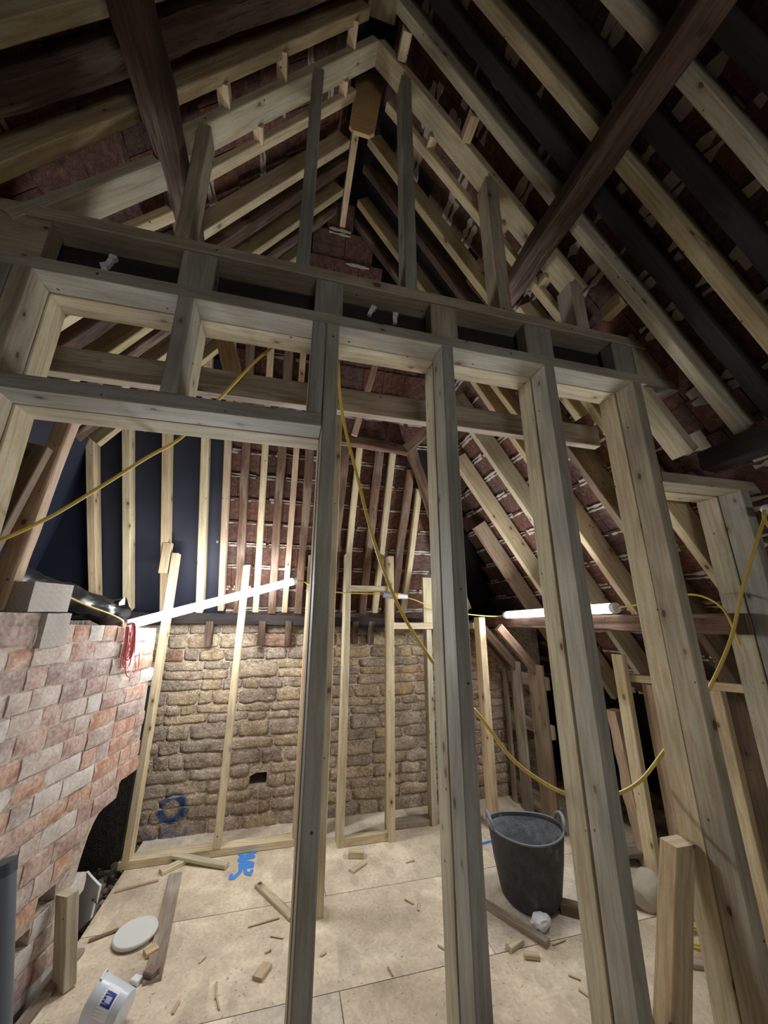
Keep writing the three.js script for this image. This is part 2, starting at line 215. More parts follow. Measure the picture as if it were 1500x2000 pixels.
// ---------------------------------------------------------------- rubble stone wall at the far end
const stoneWall = structure('wall_back', V(0, -EYE, 3.62), 'rubble wall of honey and grey-brown stones');
{
  const r = rngOf(1212); const hole = [-0.195, -0.062, EYE - 1.268, EYE - 1.182];
  const blueAt = (x, y) => { const dx = (x + 0.735) / 0.098, dy = (y - (EYE - 1.365)) / 0.098, d = Math.hypot(dx, dy); let m = sstep(0.42, 0.62, d) * (1 - sstep(0.95, 1.2, d)); m = Math.max(m, (1 - sstep(0, 0.05, Math.abs(y - (EYE - 1.535 + 0.025 * Math.sin(x * 40))))) * (x > -0.9 && x < -0.6 ? 0.75 : 0)); return clamp(m * (0.8 + 0.7 * (noise3(x * 30, y * 30, 3) - 0.3))); };
  const pal = [[0.66, 0.53, 0.35], [0.70, 0.58, 0.42], [0.60, 0.50, 0.41], [0.56, 0.48, 0.41], [0.64, 0.54, 0.43], [0.53, 0.45, 0.38], [0.68, 0.52, 0.32]];
  const stone = (x0, x1, y0, y1) => {
    const nearBlue = x0 < -0.58 && x1 > -0.9 && y0 < EYE - 1.22, nx = nearBlue ? 14 : 8, ny = nearBlue ? 9 : 5, o = r() * 60, bul = 0.004 + 0.008 * r();
    const up = clamp((x0 + 0.2) * 0.7) * clamp((y0 - EYE + 1.0) * 1.4); let c = r() < up ? pal[[0, 1, 6, 4][Math.floor(r() * 4)]] : pal[[2, 3, 4, 5, 1][Math.floor(r() * 5)]]; if (r() < 0.03) c = [0.46, 0.30, 0.23];
    const kk = 0.98 + 0.26 * r(); c = c.map(q => q * kk);
    const W = x1 - x0, H = y1 - y0, pos = [], col = [], uv = [], idx = []; const skew = (r() - 0.5) * 0.025, tl = (r() - 0.5) * 0.012;
    for (let j = 0; j <= ny + 2; j++) for (let i = 0; i <= nx + 2; i++) {
      const edge = i === 0 || j === 0 || i === nx + 2 || j === ny + 2; const a = clamp((i - 1) / nx), b = clamp((j - 1) / ny);
      let x = x0 + W * a, y = y0 + H * b; const ex = Math.min(a, 1 - a) * W, ey = Math.min(b, 1 - b) * H, e = Math.min(ex, ey);
      const rc = Math.abs(a - 0.5) * 2, rb = Math.abs(b - 0.5) * 2; x -= (x - (x0 + x1) / 2) * 0.05 * rb ** 6 * rc ** 2; y -= (y - (y0 + y1) / 2) * 0.12 * rc ** 6 * rb ** 2;
      x += (noise3(y * 22 + o, x * 9, 1) - 0.5) * 0.016 + skew * (b - 0.5); y += (noise3(x * 20 + o, y * 9, 6) - 0.5) * 0.016 + tl * (a - 0.5) * 2;
      let z = edge ? -0.05 : 0.004 + bul * sstep(0, 0.012, e) + (noise3(x * 16 + o, y * 16, 2) - 0.5) * 0.022 + (noise3(x * 40 + o, y * 40, 5) - 0.5) * 0.012;
      pos.push(x, y, z); uv.push(x * 1.3 + o, y * 1.3 + o * 0.3); const m = blueAt(x, y); const k = 0.82 + 0.36 * noise3(x * 12 + o, y * 12, 9); col.push(c[0] * k * (1 - m) + 0.02 * m, c[1] * k * (1 - m) + 0.10 * m, c[2] * k * (1 - m) + 0.32 * m);
    }
    const N = nx + 3; for (let j = 0; j < ny + 2; j++) for (let i = 0; i < nx + 2; i++) { const a = j * N + i; idx.push(a, a + 1, a + N, a + 1, a + N + 1, a + N); }
    const g = new THREE.BufferGeometry(); g.setAttribute('position', new THREE.Float32BufferAttribute(pos, 3)); g.setAttribute('color', new THREE.Float32BufferAttribute(col, 3)); g.setAttribute('uv', new THREE.Float32BufferAttribute(uv, 2)); g.setIndex(idx); g.computeVertexNormals();
    put('stone', g, stoneMat, stoneWall);
  };
  let y = -0.02; while (y < EYE - 0.05) {
    let h = 0.065 + 0.06 * r(); if (r() < 0.15) h += 0.05; if (y + h > EYE - 0.02) h = EYE - 0.02 - y + 0.01; let x = -1.2 - r() * 0.2;
    while (x < 2.15) { const w = 0.1 + 0.24 * r() * (0.6 + h * 6); const x1 = x + w; let split = h > 0.12 && r() < 0.5;
      const overlapsHole = x < hole[1] + 0.01 && x1 > hole[0] - 0.01 && y < hole[3] && y + h > hole[2];
      if (overlapsHole) { if (hole[0] - 0.005 - x > 0.05) stone(x, hole[0] - 0.004, y + 0.004, y + h - 0.004); if (x1 - hole[1] > 0.05) stone(hole[1] + 0.004, x1, y + 0.004, y + h - 0.004); }
      else if (split) { const m = y + h * (0.4 + 0.2 * r()); stone(x + 0.004, x1 - 0.004, y + 0.004, m - 0.004); stone(x + 0.004, x1 - 0.004, m + 0.004, y + h - 0.004); }
      else stone(x + 0.004, x1 - 0.004, y + 0.004, y + h - 0.004);
      x = x1; }
    y += h; }
  const S = new THREE.Shape([[-2.4, -0.15], [2.6, -0.15], [2.6, EYE], [-2.4, EYE]].map(p => new THREE.Vector2(...p))); S.holes.push(new THREE.Path([[hole[0], hole[2]], [hole[0], hole[3] - 0.02], [hole[0] + 0.05, hole[3]], [hole[1], hole[3]], [hole[1], hole[2]]].map(p => new THREE.Vector2(...p))));
  const g = new THREE.ExtrudeGeometry(S, { depth: 0.3, bevelEnabled: false }); g.translate(0, 0, -0.299); put('mortar_bed', g, stoneMortar, stoneWall);
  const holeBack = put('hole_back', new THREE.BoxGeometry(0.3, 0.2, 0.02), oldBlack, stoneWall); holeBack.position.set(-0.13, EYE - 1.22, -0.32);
  tube('thin_wire', [V(-0.13, -1.25, 3.6), V(-0.115, -1.32, 3.56), V(-0.112, -1.42, 3.55), V(-0.085, -1.52, 3.53)], 0.003, plain(0xb9ad98), stoneWall);
}

// ---------------------------------------------------------------- end wall behind the viewer, boarded knee wall on the other side
{
  const g = structure('wall_front', V(0.3, -EYE, -2.2)); const S = new THREE.Shape([[-3.2, -0.1], [3.2, -0.1], [3.2, 1.0], [0, 4.8], [-3.2, 1.0]].map(p => new THREE.Vector2(...p))); put('rendered_face', new THREE.ExtrudeGeometry(S, { depth: 0.1, bevelEnabled: false }), stoneMortar, g);
  const k = structure('wall_right', V(2.75, -EYE, 0), 'brown upright boards closing the low eaves'); for (let i = 0; i < 16; i++) { const z0 = -1.2 + i * 0.2; beam('board', 2.74, 2.76, -EYE, -0.2 - 0.02 * (i % 3), z0 + 0.003, z0 + 0.197, boardBrown, k); }
}

// ---------------------------------------------------------------- roof covering: tiles in rows with lime torching, seen from below
function tileField(parent, rows, cols, place, r, torch, mats = tileMats, bare = 0, amp = 1) {           // place(u along eaves, v up slope) -> {p, n, e} in world
  const G = tileField.g || (tileField.g = [0, 1, 2, 3].map(i => { const g = new THREE.BoxGeometry(1, 1, 1, 3, 2, 1), p = g.attributes.position, q = rngOf(700 + i), o = q() * 40; for (let k = 0; k < p.count; k++) p.setXYZ(k, p.getX(k) + (noise3(p.getY(k) * 3, o, 1) - 0.5) * 0.03, p.getY(k) + (noise3(p.getX(k) * 4, o, 2) - 0.5) * 0.04, p.getZ(k) + (noise3(p.getX(k) * 3 + o, p.getY(k) * 3, 3) - 0.5) * 0.4); g.computeVertexNormals(); return g; }));
  for (let j = rows[0]; j < rows[1]; j++) {
    let u = cols[0] + (j % 2 ? -0.1 : 0) - 0.05 * r();
    while (u < cols[1]) { const w = 0.17 + 0.1 * r(), um = u + w / 2, v = (j + 0.5) * 0.2; u += w; const f = place(um, v); if (!f) continue;
      const m = put('tile', G[Math.floor(r() * 4)], mats[Math.floor(r() * 3)], parent); m.scale.set(w - 0.004, 0.215, 0.014); m.quaternion.setFromRotationMatrix(new THREE.Matrix4().makeBasis(f.e, f.s, f.n)); m.rotateX(-0.05 - 0.02 * r()); m.rotateZ((r() - 0.5) * 0.02); m.position.copy(f.p).sub(parent.position);
      // torching lumps along the lower edge of the row
      const f2 = place(um, v - 0.1); if (!f2 || r() < bare) continue; const n = Math.max(3, Math.round(w / 0.03));
      for (const side of [0, 1]) { const pts = []; const L = w * (0.75 + 0.25 * r()), x0 = -L / 2 + (r() - 0.5) * 0.02; const g = new THREE.BoxGeometry(L, 0.014, 0.012, n, 1, 1), p = g.attributes.position; const o = r() * 90;
        for (let k = 0; k < p.count; k++) { const x = p.getX(k), b = noise3((x + o) * 28, o, 3), lump = (0.35 + 1.5 * sstep(0.25, 0.75, b)) * amp; p.setXYZ(k, x, p.getY(k) * lump + (side ? 0.004 + 0.010 * amp : -0.004 - 0.009 * amp) + (noise3((x + o) * 40, o, 7) - 0.5) * 0.01, p.getZ(k) * (0.6 + b) - 0.012); }
        if (side && r() < 0.25) continue; g.computeVertexNormals(); g.applyMatrix4(new THREE.Matrix4().makeBasis(f2.e, f2.s, f2.n)); g.translate(f2.p.x - parent.position.x, f2.p.y - parent.position.y, f2.p.z - parent.position.z); torch.push(g); void pts; void x0; }
    }
  }
}
const closeTorch = (parent, torch, mat = torchMat) => { if (torch.length) { const m = put('lime_torching', mergeGeometries(torch), mat, parent); m.userData.kind = 'stuff'; } };
function slopeFrame(side, t, lift) {         // u = z (away), v = distance up the slope from y=0
  const a = Math.atan(t), c = Math.cos(a), s = Math.sin(a); const x0 = APEX.x + side * (APEX.y / t);
  const e = new THREE.Vector3(0, 0, -1).multiplyScalar(side), up = new THREE.Vector3(-side * c, s, 0), n = new THREE.Vector3().crossVectors(e, up);
  return (u, v) => { const p = V(x0 - side * c * v + side * s * lift, s * v + c * lift, u); return { p, e, s: up, n }; };
}
const ceilRight = structure('ceiling_right', V(1.5, 1.5, 1), 'underside of the tiled roof slope on the tub side'), ceilLeft = structure('ceiling_left', V(-1, 1.5, 1), 'underside of the tiled roof slope on the brick wall side'), ceilHip = structure('ceiling_hip', V(0.3, 1.2, 3), 'underside of the tiled hip end above the stone wall');
{
  const r = rngOf(3030);
  { const torch = []; const near = slopeFrame(1, TR, 0.135); tileField(ceilRight, [1, 19], [0.1, 1.5], (u, v) => near(u, v), r, torch, tileMats, 0.3, 2.2); closeTorch(ceilRight, torch); torch.length = 0;
    const rear = slopeFrame(1, TRr, 0.185), a = Math.atan(TRr); tileField(ceilRight, [-4, 13], [1.5, 4.1], (u, v) => { const y = v * Math.sin(a); return u > zHip(y) + 0.55 ? null : rear(u, v); }, r, torch); closeTorch(ceilRight, torch); }
  { const torch = []; const f = slopeFrame(-1, TL, 0.135), a = Math.atan(TL); tileField(ceilLeft, [2, 19], [0.1, 2.9], (u, v) => { const y = v * Math.sin(a); return u > zHip(y) + 0.1 || (u > 1.5 && y < 1.3) ? null : f(u, v); }, r, torch, tileMats, 0.75); closeTorch(ceilLeft, torch); }
  { const torch = []; const a = Math.atan(HIPT), c = Math.cos(a), s = Math.sin(a), e = new THREE.Vector3(-1, 0, 0), up = new THREE.Vector3(0, s, c), n = new THREE.Vector3().crossVectors(e, up), lift = 0.125; 
    const hipPlace = (u, v) => { const y = HIPY + s * v; const lim = y < 1.47 ? 0.97 + (1.47 - y) * 0.59 : APEX.x + (APEX.y - y) / TRr + 0.05; if (u > lim || u < APEX.x - (APEX.y - y) / TL) return null; return { p: V(u, y + c * lift, HIPZ - c * v + s * lift), e, s: up, n }; }; tileField(ceilHip, [-1, 11], [-0.55, 2.2], hipPlace, r, torch, tileMats, 0, 0.8); closeTorch(ceilHip, torch); const dull = []; tileField(ceilHip, [11, 17], [-0.7, 1.4], hipPlace, r, dull, tileMats, 0.6); closeTorch(ceilHip, dull); }
  // continuous outer covering over the tiles keeps daylight out
  const slab = (pts, parent, name, mat) => { const g = new THREE.BufferGeometry(), P = []; for (let i = 1; i < pts.length - 1; i++) for (const q of [pts[0], pts[i], pts[i + 1]]) { const w = q.clone().sub(parent.position); P.push(w.x, w.y, w.z); } g.setAttribute('position', new THREE.Float32BufferAttribute(P, 3)); g.computeVertexNormals(); const uvv = []; for (let i = 0; i < P.length; i += 3) uvv.push(P[i] + P[i + 1], P[i + 2] + P[i + 1]); g.setAttribute('uv', new THREE.Float32BufferAttribute(uvv, 2)); const g2 = g.clone(); g2.translate(0, 0.03, 0); put(name, mergeGeometries([g, g2]), mat, parent); };
  const L = 0.42, bx = (side, t, y) => APEX.x + side * (APEX.y + L - y) / t;
  slab([V(APEX.x, APEX.y + L, -2.3), V(APEX.x, APEX.y + L, 2.4), V(bx(1, 1.42, -1.7), -1.7, 4.7), V(bx(1, 1.42, -1.7), -1.7, -2.3)], ceilRight, 'outer_covering', oldBlack);
  slab([V(APEX.x, APEX.y + L, -2.3), V(bx(-1, 1.05, -0.6), -0.6, -2.3), V(bx(-1, 1.05, -0.6), -0.6, 4.2), V(APEX.x, APEX.y + L, 2.4)], ceilLeft, 'outer_covering', oldBlack);
  slab([V(APEX.x, APEX.y + L, 2.3), V(-3.4, -0.4, 4.8), V(3.8, -0.4, 4.8)], ceilHip, 'outer_covering', oldBlack);
}
// breather membrane over part of the hip end
{
  const g = new THREE.PlaneGeometry(1.75, 2.2, 40, 40), p = g.attributes.position, a = Math.atan(HIPT), c = Math.cos(a), s = Math.sin(a);
  for (let i = 0; i < p.count; i++) { const x = p.getX(i) - 1.40, v = p.getY(i) + 1.0; const wob = 0.02 * (noise3(x * 5, v * 3, 1) - 0.5) + 0.012 * (noise3(x * 14, v * 10, 2) - 0.5); const y = HIPY + s * v, lift = 0.105 + wob; const w = V(x, y + c * lift, HIPZ - c * v + s * lift); p.setXYZ(i, w.x, w.y, w.z); }
  g.computeVertexNormals(); const m = put('roofing_membrane', g, new THREE.MeshStandardMaterial({ color: 0x1a1f30, roughness: 0.62, side: THREE.DoubleSide }), null); tag(m, 'dark navy roofing membrane stretched behind the hip rafters above the brick wall', 'membrane');
}

{
  const g = new THREE.PlaneGeometry(2.2, 1.9, 30, 30), p = g.attributes.position;
  for (let i = 0; i < p.count; i++) { const z = p.getX(i) + 2.56, v = p.getY(i) + 0.75, lift = 0.015 * (noise3(z * 5, v * 4, 3) - 0.5); const w = V(-2.16 + 0.43 * v - lift, v * 0.9 - 0.1, z); p.setXYZ(i, w.x, w.y, w.z); }
  g.computeVertexNormals(); tag(put('roofing_membrane', g, new THREE.MeshStandardMaterial({ color: 0x1a1f30, roughness: 0.62, side: THREE.DoubleSide })), 'dark membrane on the side slope behind the struts standing on the brick wall', 'membrane');
}

// ---------------------------------------------------------------- roof timbers
const nR = t => new THREE.Vector3(Math.sin(Math.atan(t)), Math.cos(Math.atan(t)), 0), nL = new THREE.Vector3(-Math.sin(Math.atan(TL)), Math.cos(Math.atan(TL)), 0);
// rafter whose underside runs through (xa,ya)-(xb,yb) in the plane z
function rafter(name, z, xa, ya, xb, yb, w, h, mat, label, group, o = {}) {
  const a = V(xa, ya, z), b = V(xb, yb, z), t = b.clone().sub(a).normalize(), up = new THREE.Vector3(0, 1, 0).addScaledVector(t, -t.y).normalize();
  a.addScaledVector(up, h / 2); b.addScaledVector(up, h / 2); const m = timber(name, a, b, w, h, mat, { up, ...o }); return tag(m, label, 'rafter', group);
}
const LBL = {
  nr: ['pale new rafter lying on the dark purlin on the tub side of the roof', 'new rafters over the tub-side purlin'],
  or: ['dark old rafter between the new ones on the tub side of the roof', 'old rafters over the tub-side purlin'],
  nl: ['pale new rafter lying on the dark purlin on the brick wall side of the roof', 'new rafters over the brick-side purlin'],
  ol: ['dark old rafter between the new ones on the brick wall side of the roof', 'old rafters over the brick-side purlin'],
  er: ['pale rafter behind the gable studs sloping towards the tub side', 'rafters beyond the partition, tub side'],
  el: ['pale rafter behind the gable studs sloping towards the brick wall side', 'rafters beyond the partition, brick side'],
  rr: ['deep new rafter coming down to the lit purlin behind the partition', 'deep rafters above the lit purlin'],
  hn: ['slim new pine rafter of the hip end above the stone wall', 'new hip rafters'],
  ho: ['dark old rafter of the hip end in front of the tiles', 'old hip rafters'],
  hm: ['new rafter standing against the dark membrane of the hip end', 'hip rafters on the membrane'],
};
const NTH = ['next to the partition', 'second from the partition', 'third from the partition', 'fourth from the partition', 'fifth from the partition', 'sixth from the partition'];
[[1.045, 0], [0.79, 1], [0.53, 0], [0.27, 1]].forEach(([z, k], n) => rafter('new_rafter', z, 0.33, yRight(0.33), 1.9, yRight(1.9), 0.05, 0.1, k ? roofNew[0] : fresh[1], 'pale new rafter on the tub-side dark purlin, ' + NTH[n], LBL.nr[1]));
[0.92, 0.665, 0.4].forEach((z, n) => rafter('old_rafter', z, 0.33, yRight(0.33) + 0.045, 1.93, yRight(1.93) + 0.045, 0.075, 0.075, oldBlack, 'dark old rafter over the tub-side purlin, ' + NTH[n], LBL.or[1], { geo: { hewn: 0.25 } }));
[[1.1, 1], [0.84, 0], [0.58, 1], [0.32, 0]].forEach(([z, k], n) => rafter('new_rafter', z, 0.2, yLeft(0.2), -1.7, yLeft(-1.7), 0.05, 0.1, roofNew[k], 'pale new rafter on the crooked hewn purlin, ' + NTH[n], LBL.nl[1]));
[0.975, 0.71, 0.45].forEach((z, n) => rafter('old_rafter', z, 0.2, yLeft(0.2) + 0.02, -1.9, yLeft(-1.9) + 0.02, 0.085, 0.09, oldDark, 'dark old rafter over the crooked hewn purlin, ' + NTH[n], LBL.ol[1], { geo: { hewn: 0.3 } }));
for (const z of [1.63, 2.01]) rafter('back_rafter', z, 0.3, 3.08 - 0.03 * z, 1.62, yRight(1.62, 1.45), 0.05, 0.1, z < 1.8 ? roofNew[0] : roofNew[1], (z < 1.8 ? 'pale rafter just beyond the gable frame sloping to the tub side' : 'pale rafter further beyond the gable frame sloping to the tub side'), LBL.er[1]);
for (const z of [1.8, 2.18]) rafter('back_rafter', z, 0.3, 3.05, 1.5, yRight(1.5, 1.45) + 0.02, 0.06, 0.1, oldDark, (z < 2 ? 'old brown rafter between the two pale ones beyond the gable, tub side' : 'last old brown rafter beyond the gable before the hip, tub side'), 'old rafters beyond the partition, tub side', { geo: { hewn: 0.25 } });
[1.65, 1.94, 2.2, 2.46].forEach((z, n) => { const y0 = Math.min(3.0, HIPY + HIPT * (HIPZ - z) - 0.05), x0 = APEX.x - (APEX.y - y0) / TL; rafter('back_rafter', z, x0, y0 - 0.02, -1.2, yLeft(-1.2) - 0.02, 0.05, 0.1, z < 1.8 ? fresh[2] : roofNew[0], 'pale rafter beyond the gable on the brick wall side, ' + NTH[n], LBL.el[1]); });
[1.79, 2.07, 2.33].forEach((z, n) => { const y0 = Math.min(3.0, HIPY + HIPT * (HIPZ - z) - 0.05), x0 = APEX.x - (APEX.y - y0) / TL; rafter('back_rafter', z, x0, y0 + 0.02, -1.25, yLeft(-1.25) + 0.02, 0.08, 0.08, oldDark, 'old brown rafter beyond the gable on the brick wall side, ' + NTH[n], 'old rafters beyond the partition, brick side', { geo: { hewn: 0.3 } }); });
[1.5, 1.8, 2.13, 2.47, 2.92, 3.28].forEach((z, i) => { const yTop = Math.min(1.75, HIPY + HIPT * (HIPZ - z) + [0, 0, 0, 0, 0.12, 0.3][i]), x0 = APEX.x + (APEX.y - yTop) / TRr; rafter('deep_rafter', z, x0, yTop, 2.78, yRight(2.78, TRr), 0.05, 0.15, [pine[1], boardBrown, pine[0], fresh[0], pine[1], pinkish][i], 'deep new rafter above the purlin with the LED tube, ' + NTH[i], LBL.rr[1]); });
// hip rafters (underside in the hip plane)
function hipRafter(x, y0, y1, w, h, mat, label, group, o = {}) {
  const up = new THREE.Vector3(0, Math.cos(Math.atan(HIPT)), -Math.sin(Math.atan(HIPT))), lift = (o.lift || 0) + h / 2; const a = V(x, y0, zHip(y0)).addScaledVector(up, lift), b = V(x + (o.dx || 0), y1, zHip(y1)).addScaledVector(up, lift);
  return tag(timber('hip_rafter', a, b, w, h, mat, { up, geo: o.geo }), label, 'rafter', group);
}
[[-1.5, 0, 1.35], [-1.265, 1, 1.6], [-0.995, 0, 1.9], [-0.72, 1, 2.2]].forEach(([x, k, top], n) => hipRafter(x, 0.06, top, 0.055, 0.1, pine[k], 'new rafter against the dark membrane, ' + ['beside the leaning struts', 'second from the leaning struts', 'third from the leaning struts', 'nearest the bare tiles'][n], LBL.hm[1]));
for (const [x, k, top, lo] of [[-0.55, 0, 2.3, 0.08], [-0.265, 1, 2.5, 0.07], [-0.018, 0, 2.4, 0.07], [0.515, 1, 1.44, 0.07], [0.815, 1, 1.42, 0.07], [1.1, 1, 1.15, 0.07]]) hipRafter(x, lo, top, 0.048, 0.09, k ? pine[1] : pinkish, x > 0.3 ? 'slim new hip rafter ' + (x < 0.6 ? 'under the trimmer near the pink strut' : x < 0.9 ? 'under the free end of the trimmer' : 'beside the knotty corner timber') : 'slim new hip rafter over the slung tube, ' + (x < -0.4 ? 'next to the membrane' : x < -0.1 ? 'second from the membrane' : 'third from the membrane'), LBL.hn[1]);
[[-0.42, 2.4, 'between the first and second slim rafters past the membrane'], [-0.13, 2.5, 'between the second and third slim rafters past the membrane'], [0.1, 2.3, 'after the third slim rafter past the membrane'], [0.4, 1.44, 'under the pink strut end of the trimmer'], [0.7, 1.44, 'under the middle of the trimmer'], [1.0, 1.3, 'close to the knotty corner timber']].forEach(([x, top, where]) => hipRafter(x, 0.05, top, 0.07, 0.075, oldBrown, 'dark old hip rafter ' + where, LBL.ho[1], { lift: 0.02, geo: { hewn: 0.3 } }));
tag(timber('hip_trimmer', V(0.28, 1.47, 2.83), V(0.95, 1.44, 2.84), 0.08, 0.085, oldBrown, { geo: { hewn: 0.25 } }), 'old horizontal trimmer across the hip end under the short pink strut', 'beam');
tag(timber('hip_corner_timber', V(0.93, 1.5, 2.8), V(1.72, 0.12, 3.49), 0.09, 0.09, oldBrown, { up: UPZ, geo: { hewn: 0.3 } }), 'knotty old corner timber running down from the end of the trimmer', 'beam');
tag(timber('hip_knee_brace', V(0.9, 1.42, 2.78), V(1.1, 1.6, 2.6), 0.09, 0.1, oldBrown, { up: UPZ, geo: { hewn: 0.3 } }), 'stubby old brace joined to the top of the corner timber', 'beam');
tag(timber('pink_strut', V(0.57, 2.05, 2.5), V(0.44, 1.47, 2.74), 0.05, 0.07, pinkish, { up: UPZ }), 'short pinkish strut nailed in front of the tiles above the trimmer', 'strut');
tag(timber('hanging_strut', V(-0.52, 1.77, 2.2), V(-0.425, 1.47, 2.2), 0.11, 0.05, pinkish, { up: UPZ }), 'short pinkish strut hanging behind the open panel over the doorway', 'strut');
tag(timber('wall_plate', V(-1.3, 0.02, 3.56), V(2.05, -0.03, 3.56), 0.1, 0.09, oldBlack, { geo: { hewn: 0.3 } }), 'dark old wall plate lying along the top of the stone wall', 'beam');
for (const x of [-0.62, -0.2, 0.03, 0.25, 0.62, 0.78]) { tag(timber('rafter_foot', V(x, -0.2, 3.57), V(x, 0.0, 3.53), 0.06, 0.07, oldDark, { up: UPZ, geo: { hewn: 0.2 } }), 'dark stub of an old rafter foot under the wall plate', 'timber stub', 'rafter feet under the wall plate'); }
// purlins
tag(timber('purlin', V(1.10, 1.772, -1.6), V(1.085, 1.772, 1.56), 0.115, 0.11, oldDark, { geo: { hewn: 0.24 } }), 'square dark brown purlin under the rafters on the tub side', 'purlin');
tag(timber('purlin', V(-0.60, 1.77, -1.6), V(-0.585, 1.79, 1.7), 0.11, 0.105, oldDark, { geo: { hewn: 0.42 } }), 'crooked hewn purlin under the rafters on the brick wall side', 'purlin');
tag(timber('purlin', V(1.93, 0.72, -1.2), V(1.87, 0.71, 1.18), 0.11, 0.1, oldBlack, { geo: { hewn: 0.25 } }), 'blackened purlin catching the rafter ends above the low plate', 'purlin');
tag(timber('purlin', V(2.0, -0.01, 1.3), V(2.0, -0.005, 3.6), 0.14, 0.1, oldBrown, { geo: { hewn: 0.14 } }), 'grey-brown purlin carrying an LED tube behind the partition', 'purlin');
// ridge and collar
tag(timber('ridge_board', V(0.215, 3.06, 1.5), V(0.215, 3.06, 2.42), 0.045, 0.12, pine[0]), 'slim ridge board running on behind the gable apex', 'ridge board');
tag(timber('ridge_beam', V(0.275, 3.25, -1.6), V(0.275, 3.25, 1.17), 0.16, 0.12, roofNew[1]), 'wide ridge timber ending above the partition apex', 'ridge beam');
tag(timber('collar_tie', V(-1.2, 1.035, 1.6), V(1.69, 1.03, 1.6), 0.05, 0.125, boardGrey, { geo: { bow: 0.004 } }), 'long horizontal collar tie with a pale underside behind the partition', 'beam');
{ const g = new THREE.ExtrudeGeometry(new THREE.Shape([[-0.075, 0.27], [-0.11, -0.27], [-0.085, -0.30], [0.005, -0.30], [0.035, -0.265], [0.095, 0.27]].map(p => new THREE.Vector2(...p))), { depth: 0.018, bevelEnabled: true, bevelSize: 0.002, bevelThickness: 0.002, bevelSegments: 1 }); const m = put('apex_plate', g, tanPly); m.position.copy(V(0.265, 3.0, 1.44)); tag(m, 'tan plywood gusset with clipped corners hanging at the gable apex', 'plywood plate'); }
// leaning struts on the brick wall side
tag(timber('raking_strut', V(-1.21, 0.05, 1.77), V(-1.105, 0.73, 1.8), 0.1, 0.045, boardBrown, { up: UPZ }), 'broad brown offcut leaning with its sawn top free above the brick wall', 'timber');
tag(timber('raking_strut', V(-1.17, 0.04, 1.94), V(-1.1, 1.05, 1.96), 0.075, 0.07, pinkish, { up: UPZ, geo: { hewn: 0.15 } }), 'rough grey strut leaning behind the sawn offcut', 'timber');

